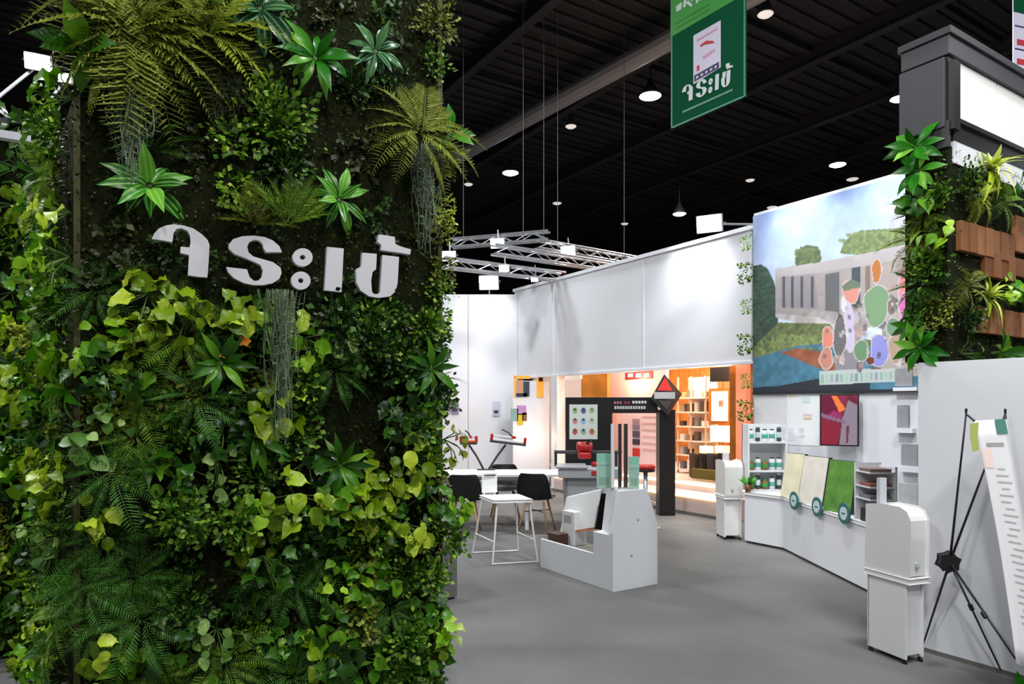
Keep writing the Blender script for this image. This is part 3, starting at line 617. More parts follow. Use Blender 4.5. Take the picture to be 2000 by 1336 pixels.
for j in range(N+1):
    for i in range(7):
        s, t_ = i/6, j/N
        p = (TL*(1-s)+TRt*s)*(1-t_)+(BL*(1-s)+BR*s)*t_; bow = math.sin(math.pi*t_)*.03*(1-.5*s)
        vs.append(p+Vector((bow, bow*.6, 0)))
b.add(vs, [(j*7+i, j*7+i+1, j*7+i+8, j*7+i+7) for j in range(N) for i in range(6)])
sheet = b.build('sheet', mat('banner_vinyl', 'E2E0E0', .5), xb, True); so = sheet.modifiers.new('thick', 'SOLIDIFY'); so.thickness = .002
def onsheet(s0, s1, t0, t1, m, name, lift=.004):
    b = MB(); vs = []
    nv = (TRt-TL).cross(BL-TL).normalized(); nv = nv if nv.dot(Vector((0, 0, EYE))-TL) > 0 else -nv
    for t_ in (t0, t1):
        bow = math.sin(math.pi*t_)*.03
        for s in (s0, s1):
            p = (TL*(1-s)+TRt*s)*(1-t_)+(BL*(1-s)+BR*s)*t_; bw_ = bow*(1-.5*s); vs.append(p+Vector((bw_, bw_*.6, 0))+nv*lift)
    b.add(vs, [(0, 1, 3, 2)]); return b.build(name, m, xb)
M_lp = mat('banner_grey_print', 'B4AEAE', .6)
for k in range(24): onsheet(.3+.1*(k % 3 == 0), .62+.2*((k*7) % 5)/5, .2+k*.027, .2+k*.027+.006, M_lp, 'print_line')
onsheet(.2, .75, .095, .11, mat('banner_head_print', '9C9A9A', .6), 'print_heading'); onsheet(.02, .3, .12, .2, mat('banner_blush', 'F0D4CC', .6), 'print_patch')
onsheet(.6, .95, .0, .06, mat('banner_green', '3E7A6C', .5), 'print_emblem', .006)
lr = thing('ribbon', 'yellow-green ribbon hanging from the banner stand hook', 'ribbon')
c = P(1902, 828, 3.9); MB().prism([c+Vector((-.02, 0, 0)), c+Vector((.03, 0, .01)), c+Vector((.022, 0, -.06)), c+Vector((.03, 0, -.15)), c+Vector((-.005, 0, -.16)), c+Vector((-.02, 0, -.07))], (.004, .008, 0)).build('ribbon_loop', mat('ribbon_green', 'AEB860', .6), lr)

# ================================================================ CENTRE DISPLAY COUNTER
CF = Frame(.90, 6.08)
cc = thing('sample_counter', 'white island display counter with chamfered end panel and low tray', 'counter', CF.o, GA)
W_, Ln = .54, 1.13
endp = [(0, .0), (W_, .0), (W_, .575), (W_-.13, .89), (.09, .89), (0, .52)]
MB().prism([(x, 0, z) for x, z in endp], (0, .05, 0)).build('end_panel', M_white, cc, bev=.003)
MB().prism([(x, .05, z) for x, z in [(0, 0), (W_, 0), (W_, .575), (W_-.13, .89), (.16, .89), (.1, .50), (0, .50)]], (0, .22, 0)).build('end_block', M_white, cc, bev=.003)
box(0, .03, .27, Ln, 0, .295).build('side_board', M_white, cc, bev=.003)
M_deck = mat('grey_deck', '8E8C86', .8, var=.08, scale=10)
box(.03, W_-.1, .27, Ln, 0, .24).build('deck', M_deck, cc)
MB().prism([(x, .27, z) for x, z in [(W_-.1, 0), (W_, 0), (W_, .575), (W_-.12, .86), (W_-.15, .86), (W_-.1, .5)]], (0, .4, 0)).build('back_board', M_white, cc, bev=.003)
for x, z in ((.3, .62), (.22, .3)): MB().lathe([(.012, -.004), (.014, 0), (.006, .003)], (0, 0, 0), 10).build('cap', M_lgrey, cc).matrix_local = Matrix.Translation((x, -.002, z)) @ Matrix.Rotation(math.pi/2, 4, 'X')
# leaning panel, dark mirror, small boxes on the tray
t = thing('leaning_panel', 'white sample panel leaning in the tray of the island counter', 'panel', CF.o, GA)
def cft(u, v, x): y, z = CF.at(u, v, x); return Vector((x, y, z))
a_, b_, c_ = cft(1106, 972, .36), cft(1172, 957, .36), cft(1160, 1030, .24)
MB().prism([a_, b_, c_, a_+c_-b_], (.02, 0, .01)).build('panel', M_white2, t)
d_ = a_+c_-b_; MB().prism([d_+(c_-d_)*.4, c_, c_+Vector((-.005, 0, -.018)), d_+(c_-d_)*.4+Vector((-.005, 0, -.018))], (.02, 0, 0)).build('wood_edge', M_wood, t)
t = thing('mirror_sample', 'dark glossy sample slab with a steel edge beside the white end block', 'sample', CF.o, GA)
MB().prism([cft(1174, 964, .3), cft(1196, 964, .3), cft(1190, 1038, .15), cft(1162, 1033, .15)], (.02, 0, 0)).build('slab', mat('dark_mirror', '1A1416', .08), t)
MB().prism([cft(1196, 964, .298), cft(1200, 964, .298), cft(1194, 1040, .148), cft(1190, 1039, .148)], (.02, 0, 0)).build('steel_edge', M_chrome, t)
t = thing('white_box', 'small white box standing on the far part of the island tray', 'box', CF.W(.22, .85, .2405), GA); box(0, .16, 0, .2, 0, .34).build('carton', M_white2, t, bev=.004); box(-.002, 0, .05, .17, .22, .3).build('print_patch', M_lgrey, t)
t = thing('brown_box', 'small dark brown box on the island tray beside the table leg', 'box', CF.W(.06, .92, .2405), GA); box(0, .14, 0, .16, 0, .12).build('carton', mat('brown_box2', '4A2E22', .5), t, bev=.004); box(.0, .14, .06, .1, .12, .122).build('tape', mat('box_tape', '57423A'), t)
# upright displays on the ridge
RZ = .892
def ridge(u, w, v0, name, m, label, cat, y=.16, dep=.05, x=.25):
    p = CF.W(x, y); uu = 1000+p.x*F/p.y
    q = hit(u, v0, CF.W(x, y), (0, 1, 0)); r = hit(u+w, v0, CF.W(x, y), (0, 1, 0))
    t = thing(name, label, cat, (q.x, q.y, RZ)); return t, r.x-q.x, q.z-RZ
for u, w, v0, m, n, lab in ((1194, 6, 828, M_white2, 'white', 'white profile sample strip standing on the island counter'), (1208, 6, 828, M_dark, 'dark', 'dark profile sample strip standing beside the white one'), (1219, 7, 828, mat('brown_strip', '3A332E', .4), 'brown', 'dark brown profile strip, farthest along from the white one')):
    t, wx, hz = ridge(u, w, v0, 'profile_strip', m, lab, 'sample', .13); t['group'] = 'profile strips on the island counter'
    box(0, wx, 0, .03, .012, hz).build('strip', m, t); box(-.005, wx+.005, -.01, .04, 0, .012).build('foot', M_lgrey, t)
for u, w, v0, lab, lo in ((1166, 28, 886, 'teal printed leaflet box standing on the island counter, beside the white strip', .06), (1228, 21, 892, 'teal printed leaflet box at the end panel side of the strips', .06)):
    t, wx, hz = ridge(u, w, v0, 'leaflet_box', None, lab, 'leaflet holder', .1 if u > 1200 else .2); t['group'] = 'teal leaflet boxes'
    box(.004, wx-.004, .01, .03, .004, hz).build('leaflet', mat('teal_leaflet', '8CCDB8', .5), t); box(.02, wx-.02, .008, .01, .03, .1).build('print_block', M_green, t)
    box(.015, wx-.015, .0085, .01, hz-.12, hz-.1).build('print_line', M_teal, t)
    box(0, wx, 0, .003, 0, hz*.75).build('front_pane', M_glass, t); box(0, wx, .0, .05, 0, .004).build('floor_pane', M_glass, t); box(0, .003, 0, .05, .004, hz).build('side_pane', M_glass, t); box(wx-.003, wx, 0, .05, .004, hz).build('side_pane', M_glass, t)
# ================================================================ TOOL BENCH, TABLE, CHAIRS, STOOLS
tb = thing('tile_saw', 'grey wet tile saw with red motor on a steel stand', 'machine', (.62, 8.35, 0), -.05)
for x in (.02, .62):
    for y in (.02, .4): MB().tube([(x+(.05 if x < .3 else -.05), y, .001), (x, y, .78)], .014, 8).build('leg', M_alu, tb)
box(.04, .62, .04, .4, .5, .78).build('water_tank', M_lgrey, tb, bev=.02); box(-.05, .72, -.03, .46, .78, .9).build('tray', M_lgrey, tb, bev=.01); box(-.08, .3, -.05, .46, .9, .925).build('table', M_chrome, tb, bev=.003)
MB().tube([(-.1, .3, 1.08), (.75, .3, 1.08)], .022, 8).build('rail', M_dark, tb); MB().tube([(-.08, .3, .9), (-.08, .3, 1.08)], .018, 8).build('rail_post', M_dark, tb); MB().tube([(.68, .3, .9), (.68, .3, 1.08)], .018, 8).build('rail_post', M_dark, tb)
m_ = MB().lathe([(.03, -.1), (.07, -.09), (.07, .08), (.05, .1)], (0, 0, 0), 14).build('motor', M_red, tb, True); m_.matrix_local = Matrix.Translation((.28, .3, 1.14)) @ Matrix.Rotation(math.pi/2, 4, 'Y')
box(.2, .36, .18, .3, 1.0, 1.08).build('blade_guard', M_red, tb, bev=.02); MB().tube([(.3, .26, 1.18), (.36, .2, 1.24)], .015, 8).build('handle', M_black, tb)
box(.35, .6, -.04, -.03, .82, .87).build('print_band', M_red, tb)
g2 = thing('angle_grinder', 'red and black angle grinder lying on the tile saw tray', 'tool', (1.0, 8.5, .902), .5)
MB().tube([(0, 0, .035), (.1, 0, .038), (.22, 0, .04)], .03, 10).build('body', M_red, g2, True); MB().tube([(.22, 0, .04), (.29, 0, .04)], .036, 10).build('gear_head', M_black, g2, True); MB().lathe([(.055, 0), (.055, .006)], (.27, 0, .004), 16).build('disc', M_dark, g2)
tz = .75
tt = thing('long_table', 'long white meeting table behind the stool', 'table', (-.32, 9.45, 0), .0)
box(-1.6, 1.28, -.36, .42, tz-.035, tz).build('top', M_white2, tt, bev=.006)
for x in (-1.4, .52):
    for y in (-.28, .34): box(x-.025, x+.025, y-.025, y+.025, 0, tz-.035).build('leg', M_white2, tt, bev=.004)
box(-1.4, .52, .3, .33, .6, tz-.035).build('apron', M_white2, tt)
def shell_chair(x, y, rz, label):
    t = thing('shell_chair', label, 'chair', (x, y, 0), rz, 'black shell chairs at the long table')
    prof = [(-.22, .44), (-.12, .425), (.02, .42), (.12, .43), (.18, .47), (.21, .56), (.235, .68), (.25, .79)]; hw = [.2, .23, .24, .24, .235, .23, .22, .17]
    vs = []; n = 8
    for (yy, zz), w_ in zip(prof, hw):
        for i in range(n+1):
            s = -1+2*i/n; lift = .035*s*s if zz < .5 else 0; fwd = .06*s*s if zz >= .47 else 0
            vs.append((s*w_, yy-fwd, zz+lift))
    b = MB(); b.add(vs, [(j*9+i, j*9+i+1, j*9+i+10, j*9+i+9) for j in range(7) for i in range(8)])
    o = b.build('shell', M_black, t, True); m = o.modifiers.new('thick', 'SOLIDIFY'); m.thickness = .012; o.modifiers.new('sub', 'SUBSURF').levels = 1
    for sx in (-1, 1):
        for sy in (-1, 1): MB().tube([(sx*.2, sy*.2, .001), (sx*.12, sy*.11, .41)], .012, 8, r2=.016).build('leg', mat('beech_leg', 'B08A5E', .5), t, True)
    MB().tube([(-.15, -.14, .27), (.15, .14, .27)], .006, 6).build('strut', M_black, t); MB().tube([(.15, -.14, .27), (-.15, .14, .27)], .006, 6).build('strut', M_black, t)
shell_chair(-.62, 8.95, math.pi, 'black shell chair with its back turned at the table front')
shell_chair(-.10, 10.1, .1, 'black shell chair across the table behind the white stool')
shell_chair(.33, 9.1, math.pi*.9, 'black shell chair between the white stool and the island tray')
shell_chair(-1.12, 9.1, math.pi, 'black shell chair nearly hidden by the green column')
def white_stool():
    t = thing('counter_stool', 'white sled-base counter stool in front of the long table', 'stool')
    fl0, fr0, rl0, rr0 = P(962, 1104, 7.12), P(1050, 1099, 7.24), P(923, 1081, 7.68), P(1012, 1076, 7.8)
    for q in (fl0, fr0, rl0, rr0): q.z = .012
    zt = .635; c = (fl0+fr0+rl0+rr0)/4
    tl = [Vector((c.x+(q.x-c.x)*.72+.01, c.y+(q.y-c.y)*.62, zt)) for q in (fl0, fr0, rl0, rr0)]
    MB().tube([tl[0], fl0, fr0, tl[1]], .011, 8).build('front_loop', M_white2, t); MB().tube([tl[2], rl0, rr0, tl[3]], .011, 8).build('rear_loop', M_white2, t)
    def mid(a, b, k): return a+(b-a)*k
    MB().tube([mid(fr0, tl[1], .35), mid(rr0, tl[3], .35)], .009, 8).build('foot_rail', M_white2, t)
    MB().tube([mid(fl0, tl[0], .35), mid(rl0, tl[2], .35)], .009, 8).build('foot_rail', M_white2, t)
    MB().prism([tl[0]+Vector((-.03, -.04, 0)), tl[1]+Vector((.03, -.04, 0)), tl[3]+Vector((.03, .05, 0)), tl[2]+Vector((-.03, .05, 0))], (0, 0, .03)).build('seat', M_white2, t, bev=.01)
    a, b_ = tl[2]+Vector((0, .05, .03)), mid(tl[2], tl[3], .42)+Vector((0, .06, .03))
    MB().prism([a+Vector((0, 0, .03)), b_+Vector((0, 0, .03)), b_+Vector((.0, .03, .235)), a+Vector((0, .03, .235))], (0, .015, 0)).build('backrest', M_white2, t, bev=.01)
    MB().prism([a+Vector((.02, -.006, .21)), b_+Vector((-.01, -.006, .21)), b_+Vector((-.01, -.004, .225)), a+Vector((.02, -.004, .225))], (0, .01, 0)).build('handle_slot', M_dark, t)
    for q in (a+Vector((.02, .0, -.04)), b_+Vector((-.02, 0, -.04))): MB().tube([q, q+Vector((0, .015, .1))], .009, 6).build('back_post', M_white2, t)
white_stool()
bs = thing('bar_stool', 'red seated black bar stool behind the island counter', 'stool', (1.82, 9.3, 0))
MB().lathe([(.12, .80), (.135, .82), (.135, .85), (.11, .865)], n=18).build('seat', M_red, bs, True); MB().lathe([(.125, .77), (.13, .80), (.1, .80)], n=18).build('seat_pan', M_black, bs, True)
MB().tube([(0, 0, .03), (0, 0, .78)], .03, 10).build('column', M_chrome, bs, True); MB().lathe([(.2, 0), (.2, .015), (.06, .03), (.03, .06)], n=20).build('base', M_chrome, bs, True); MB().tube([(.13*math.cos(a), .13*math.sin(a), .35) for a in [i*math.pi/8 for i in range(17)]], .01, 6).build('foot_ring', M_chrome, bs)
# tile cutters on a forked stand
st = thing('cutter_stand', 'black forked stand rising from the long table', 'stand', (-.37, 9.78, tz))
box(-.13, .13, -.06, .06, 0, .012).build('base', M_black, st, bev=.004)
MB().tube([(-.04, 0, .012), (-.14, 0, .2), (-.25, 0, .36)], .016, 8).build('fork_arm', M_dark, st); MB().tube([(.04, 0, .012), (.16, 0, .2), (.28, 0, .36)], .016, 8).build('fork_arm', M_dark, st)
def tile_cutter(loc, rz, L, body, label, tilt):
    t = thing('tile_cutter', label, 'tile cutter', loc, rz, 'tile cutters on the forked stand'); t.rotation_euler[1] = tilt
    box(-L/2, L/2, -.08, .08, 0, .03).build('bed', M_dark, t, bev=.006); box(-L*.42, L*.42, -.06, .06, .03, .055).build('work_plate', body, t, bev=.004)
    for y in (-.03, .03): MB().tube([(-L*.45, y, .1), (L*.45, y, .1)], .008, 6).build('rail', M_chrome, t)
    for x in (-L*.46, L*.46): box(x-.02, x+.02, -.05, .05, .03, .12).build('end_block', M_red, t, bev=.006)
    MB().tube([(L*.1, 0, .1), (L*.0, 0, .16), (-L*.22, 0, .2)], .011, 6).build('lever', M_black, t); box(L*.08, L*.2, -.04, .04, .085, .125).build('carriage', M_red, t, bev=.005)
tile_cutter((-.62, 9.78, tz+.365), 0, .24, M_orange, 'short orange-red tile cutter close to the green column', .0)
tile_cutter((-.06, 9.78, tz+.37), 0, .52, M_white2, 'long white tile cutter with red ends on the forked stand', .12)

# ================================================================ HANGING BANNERS AND THE SIGN LETTERS
GL = {   # the sign's glyphs, traced in a 2000 x 667 drawing frame
 'chochan': [(62, 185), (75, 150), (110, 110), (160, 88), (220, 80), (290, 88), (360, 110), (420, 150), (460, 190), (475, 225), (472, 300), (460, 460), (390, 455), (320, 445), (328, 300), (265, 285), (268, 240), (330, 245), (340, 210), (335, 160), (315, 125), (275, 108), (240, 112), (218, 140), (208, 208), (140, 195)],
 'rorua': [(995, 278), (975, 235), (930, 195), (870, 170), (790, 160), (710, 165), (645, 185), (612, 225), (615, 255), (650, 290), (730, 320), (790, 345), (840, 370), (858, 410), (850, 455), (825, 482), (795, 485), (765, 460), (752, 430), (745, 402), (595, 385), (610, 425), (650, 465), (720, 500), (790, 515), (860, 515), (930, 500), (975, 470), (992, 430), (985, 390), (930, 350), (860, 330), (790, 310), (755, 280), (745, 240), (760, 205), (795, 190), (830, 195), (855, 220), (862, 250), (880, 278)],
 'sarae': [(1318, 240), (1438, 252), (1422, 565), (1300, 552)],
 'khokhai': [(1570, 282), (1675, 290), (1670, 400), (1645, 420), (1635, 480), (1640, 560), (1655, 578), (1685, 580), (1700, 560), (1705, 480), (1716, 298), (1835, 312), (1825, 500), (1810, 560), (1770, 595), (1690, 606), (1620, 595), (1560, 555), (1530, 500), (1525, 400), (1565, 380)],
 'maitho': [(1690, 150), (1805, 168), (1808, 218), (1840, 235), (1920, 258), (1915, 295), (1830, 280), (1705, 262), (1708, 225), (1680, 205)]}
RINGS = [(1143, 315, 72, 65), (1130, 482, 70, 65)]
def glyphs(fn, off, m, parent):
    for k, pts in GL.items():
        MB().prism([fn(*q) for q in pts], off, 0).build('letter', m, parent)
    b = MB(); off = Vector(off)
    for cx, cy, rx, ry in RINGS:
        n = 24; o_ = [fn(cx+rx*math.cos(t), cy+ry*math.sin(t)) for t in [i*2*math.pi/n for i in range(n)]]; i_ = [fn(cx+rx*.27*math.cos(t), cy+ry*.27*math.sin(t)) for t in [i*2*math.pi/n for i in range(n)]]
        vs = o_+i_+[p+off for p in o_]+[p+off for p in i_]; fs = []
        for i in range(n):
            j = (i+1) % n; fs += [(i, j, n+j, n+i), (2*n+i, 3*n+i, 3*n+j, 2*n+j), (i, 2*n+i, 2*n+j, j), (n+i, n+j, 3*n+j, 3*n+i)]
        b.add(vs, fs)
    b.build('letter', m, parent)
BN0, BN1 = P(1310, 252, 9.2), P(1457, 188, 8.23)
bd = Vector((BN1.x-BN0.x, BN1.y-BN0.y, 0)); bl = bd.length; bzb = (BN0.z+BN1.z)/2; bh = 3.3
hb = thing('hanging_banner', 'green banner hanging from the ceiling with white lettering', 'banner', (BN0.x, BN0.y, bzb), math.atan2(bd.y, bd.x))
HBF = Frame(BN0.x, BN0.y, math.atan2(bd.y, bd.x))
def hbp(u, v):
    p = hit(u, v, HBF.o, HBF.y)-HBF.o; return p.dot(HBF.x), p.z-bzb
M_bg = mat('banner_deep_green', '0F5436', .9, spec=.1)
box(0, bl, 0, .012, 0, bh).build('sheet', M_bg, hb)
q = [hbp(1312, 72), hbp(1456, -12), hbp(1456, -200), hbp(1312, -200)]; q[2] = (bl, bh); q[3] = (0, bh); q[0] = (0, q[0][1]); q[1] = (bl, q[1][1])
MB().prism([(x, -.004, z) for x, z in q], (0, .004, 0)).build('lime_panel', mat('banner_lime', '3FA03C', .5), hb)
q = [hbp(*c) for c in ((1355, 165), (1408, 132), (1408, 40), (1355, 70))]; MB().prism([(x, -.008, z) for x, z in q], (0, .006, 0)).build('emblem_card', mat('card_lilac', 'E3DDF0', .5), hb)
def hbq(pts, m, n, y=-.011): MB().prism([(*[hbp(*c)[0]], y, hbp(*c)[1]) for c in pts], (0, .003, 0)).build(n, m, hb)
M_cr = mat('card_red', 'CC3040', .5); M_cp = mat('card_pink', 'E0A8C0', .5); M_cn = mat('card_navy', '3A3066', .5)
hbq([(1368, 89), (1380, 80), (1393, 80), (1396, 84), (1376, 88), (1370, 92)], M_cr, 'emblem_mark'); hbq([(1362, 78), (1402, 54), (1402, 58), (1362, 82)], M_cp, 'emblem_mark'); hbq([(1372, 112), (1396, 95), (1398, 99), (1376, 116)], M_cp, 'emblem_mark')
hbq([(1362, 130), (1367, 127), (1367, 137), (1362, 140)], M_cr, 'emblem_mark'); hbq([(1357, 148), (1405, 121), (1405, 133), (1357, 160)], M_cn, 'emblem_band')
for k in range(5): hbq([(1361+k*9, 150-k*5), (1365+k*9, 148-k*5), (1365+k*9, 152-k*5), (1361+k*9, 155-k*5)], mat('card_lilac', ''), 'emblem_mark', -.014)
def bfn(x, y):
    a_, b_ = hbp(1333, 203), hbp(1432, 165); sx = (b_[0]-a_[0])/1860; sz = .00062
    return Vector((a_[0]+(x-60)*sx, -.012, a_[1]+(b_[1]-a_[1])*(x-60)/1860-(y-.116*(x-60)-418)*sz))
glyphs(bfn, (0, .008, 0), mat('banner_white', 'DCE6E4', .5), hb)
n = 22
for k in range(n):
    a, b_ = (1334+98*k/n, 221-44*k/n), (1334+98*(k+.72)/n, 221-44*(k+.72)/n); hbq([a, b_, (b_[0], b_[1]-4), (a[0], a[1]-4)], mat('banner_pale_print', '7FB09C', .5), 'print_mark', -.005)
for pts in ([(1322, 24), (1331, 19), (1333, 5), (1327, 8), (1321, 14)], [(1335, 16), (1340, 13), (1342, -6), (1337, -4)], [(1340, 6), (1350, 14), (1354, 11), (1345, 1)], [(1347, -2), (1352, 3), (1362, -9), (1357, -12)], [(1360, 8), (1364, 5), (1364, -14), (1360, -12)], [(1366, 3), (1376, -3), (1376, -8), (1366, -3)]):
    hbq(pts, mat('banner_white', ''), 'letter', -.009)
for k, (v0, v1) in enumerate(((48, 52), (38, 41))): hbq([(1320, v0+10), (1385, v0-28), (1385, v0-31), (1320, v0+7)], mat('lime_print', '2E8A2E', .5), 'print_line', -.007)
for x in (.01, bl-.03): box(x, x+.02, -.006, 0, 0, bh).build('edge_strip', mat('banner_edge', '4E9878', .5), hb)
box(.01, bl, -.006, 0, 0, .02).build('edge_strip', mat('banner_edge', ''), hb)
for x in (.1, bl-.1): MB().tube([(x, .006, bh), (x, .006, 10.1-bzb)], .006, 5).build('cord', M_lgrey, hb)
h2 = thing('hanging_banner', 'pale lilac banner sliver with red marks hanging behind the fascia box', 'banner', P(1979, 132, 9.5), .3)
box(0, .9, 0, .012, 0, 2.4).build('sheet', mat('card_lilac', ''), h2)
for z0, z1 in ((.06, .14), (.33, .41)): box(.07, .5, -.004, 0, z0, z1).build('print_block', M_cr, h2)
for z0, z1 in ((.26, .28), (.58, .6)): box(.03, .5, -.004, 0, z0, z1).build('print_line', M_cn, h2)
box(0, .9, -.004, 0, .78, 2.4).build('green_panel', M_bg, h2)
for x in (.1, .8): MB().tube([(x, .006, 2.4), (x, .006, 10.1-h2.location.z)], .006, 5).build('cord', M_lgrey, h2)

# ================================================================ GREEN COLUMNS
M_core = mat('dark_moss_backing', '1B200D', .95, var=.35, scale=14, bump=.4, spec=.1)
M_strip = mat('mossy_strip', '3C3E10', .7, var=.25, scale=9)
FR, FL = Vector((-.415, 3.9, 0)), Vector((-1.968, 3.087, 0))
BLc, BRc = Vector((-2.93, 4.3, 0)), Vector((-.90, 4.66, 0))
FF = Frame(FL.x, FL.y, math.atan2(FR.y-FL.y, FR.x-FL.x)); FW = (FR-FL).length          # front face: x to the right, -y outwards
LF = Frame(BLc.x, BLc.y, math.atan2(FL.y-BLc.y, FL.x-BLc.x)); LW = (FL-BLc).length     # left face
def front(u, v, off=0.0):
    return hit(u, v, FF.o-FF.y*off, FF.y)
col = thing('plant_column', 'tall moss-backed green column carrying the white letters', 'column')
MB().prism([FR, FL, FL+FF.y*.9, FR+FF.y*.9], (0, 0, 4.75)).build('moss_core', M_core, col)
MB().prism([FL, BLc, BLc+LF.y*.3, FL+LF.y*.3], (0, 0, 3.1)).build('side_wing', M_core, col)
LW0 = Vector((-3.95, 4.78, 0)); BF = Frame(LW0.x, LW0.y, math.atan2(BLc.y-LW0.y, BLc.x-LW0.x)); BW = (BLc-LW0).length
MB().prism([LW0, BLc, BLc+BF.y*.3, LW0+BF.y*.3], (0, 0, 2.15)).build('low_wing', M_core, col)
for fr_, x, n in ((FF, 0.0, 'corner_strip'), (FF, FW, 'corner_strip')):
    p = fr_.W(x, 0); MB().prism([p-FF.x*.012-FF.y*.012, p+FF.x*.014-FF.y*.012, p+FF.x*.014+FF.y*.03, p-FF.x*.012+FF.y*.03], (0, 0, 4.75)).build(n, M_strip, col)
pb_ = thing('plinth_box', 'plain grey plinth box standing behind the green column', 'plinth', (-.47, 5.87, 0), GA)
box(-.85, 0, 0, .5, .02, .55).build('body', M_grey, pb_, bev=.004); box(-.86, .01, -.01, .51, .53, .55).build('top', M_grey, pb_); box(-.83, -.02, .02, .48, 0, .02).build('base', M_dark, pb_)
sg = thing('wall_sign', 'white raised lettering mounted on the dark moss of the green column', 'sign')
off = -FF.y*.035
glyphs(lambda x, y: front(280+x/3.7037, 420+y/3.7037, .075), off, mat('letter_white', 'C6C4CA', .5), sg)

# ---- leaves: shared meshes, blade along +Y, face along +Z
def leafmesh(name, m, wp, wid, droop=.25, fold=.25, wave=0, seg=6):
    b = MB(); k = len(wp); vs = []
    for i, wv in enumerate(wp):
        t = i/(k-1); z = -droop*t*t; x = wv*wid
        wz = wave*math.sin(i*2.1)*wid
        vs += [(-x, t-droop*.25*t*t, z+fold*x+wz), (0, t-droop*.25*t*t, z), (x, t-droop*.25*t*t, z+fold*x-wz)]
    fs = []
    for i in range(k-1): fs += [(3*i, 3*i+1, 3*i+4, 3*i+3), (3*i+1, 3*i+2, 3*i+5, 3*i+4)]
    b.add(vs, fs); me = b.mesh(name, m); me.polygons.foreach_set('use_smooth', [True]*len(me.polygons)); return me
LM = {
 'yellow': leafmat('leaf_yellow_green', '4E6A06', '7C9C12', 'BED040', .33), 'lime': leafmat('leaf_lime', '386E06', '609412', 'A2CC38', .33),
 'mid': leafmat('leaf_mid_green', '183E06', '33680E', '6A9C22', .33), 'dark': leafmat('leaf_dark_green', '0E2805', '20440C', '447420', .3),
 'grey': leafmat('leaf_grey_green', '365A1C', '5C8634', 'A8C476', .38), 'bright': leafmat('leaf_bright_green', '145008', '2A7C18', '84C242', .3),
 'olive': leafmat('leaf_olive', '424E06', '62720F', '929A34', .35), 'stripe': leafmat('leaf_striped', '185808', '2E8018', '70B436', .3, stripe='A0CC6C'),
 'silver': leafmat('leaf_silver_edged', '1A4422', '2C5E30', '5A8E54', .22, stripe='8AB090'), 'flower': leafmat('petal_orange', 'D87A10', 'E89420', 'F0A830'),
 'spider': leafmat('leaf_spider', '86A01A', 'AABC34', 'D0D868')}
IM = {k: leafmat('tiny_'+k, *c, island=True) for k, c in {'box': ('143406', '3A6A12', '9AB840'), 'olive': ('323E08', '5C6A14', 'A6AC48'), 'dark': ('081A03', '1C3C0C', '54802A'),
      'lime': ('347206', '6AA01C', 'BCD850'), 'moss': ('181E08', '2A340C', '46501A'), 'grey': ('445240', '62725A', '8C9E7E'), 'fern': ('3E6210', '5E8620', '92AE3C'), 'fernd': ('1C440C', '326418', '5C8A30'), 'yellow': ('7C9220', 'A0B034', 'CCD25C'), 'oliveb': ('606E20', '828E34', 'AEB658')}.items()}
WP = {'heart': [.14, .42, .5, .44, .28, .1, 0], 'round': [.2, .42, .5, .46, .3, .08], 'lance': [.1, .26, .42, .5, .42, .2, 0], 'wavy': [.12, .36, .5, .46, .42, .2, 0], 'blade': [.34, .5, .46, .38, .25, .12, 0], 'ivy': [.16, .5, .34, .46, .2, .14, 0]}
LEAF = {}
def leaf(shape, tone, wid, droop, wave=0):
    k = (shape, tone, wid, droop)
    if k not in LEAF: LEAF[k] = leafmesh('leaf', LM[tone], WP[shape], wid, droop, .25, wave)
    return LEAF[k]
def orient(o, base, d, n, s):
    d = d.normalized(); z = (n-d*n.dot(d)); z = z.normalized() if z.length > 1e-4 else d.orthogonal().normalized(); x = d.cross(z)
    o.matrix_local = Matrix.Translation(base) @ Matrix((x, d, z)).transposed().to_4x4() @ Matrix.Diagonal((s, s, s, 1))
def put_leaf(par, me, base, d, n, s, name='leaf'):
    o = bpy.data.objects.new(name, me); COL.objects.link(o); o.parent = par; orient(o, Vector(base), Vector(d), Vector(n), s); return o
OUT, UP, RT = Vector((0, -1, 0)), Vector((0, 0, 1)), Vector((1, 0, 0))     # plant frame: faces -Y, up +Z
def plant(name, label, cat, loc, rz, group): return thing(name, label, cat, loc, rz, group)
STEM = mat('stem_green', '4A6A22', .6)
def rosette(t, n, L, tone, wid=.36, tilt=(45, 85), shape='lance', droop=.35, seed=None):
    ph = U(0, 6.28); b = MB()
    for i in range(n):
        a = ph+i*2.4+U(-.25, .25); e = math.radians(U(*tilt)) if i > n*.3 else math.radians(U(15, 45))
        r = RT*math.cos(a)+UP*math.sin(a); d = OUT*math.cos(e)+r*math.sin(e); nn = OUT*math.sin(e)-r*math.cos(e)+UP*.25
        base = OUT*.05+r*.015; put_leaf(t, leaf(shape, tone, wid, droop), base, d, nn, L*U(.75, 1.1))
    b.tube([(0, .03, 0), (0, -.05, 0)], .012, 6); b.build('stem', STEM, t)
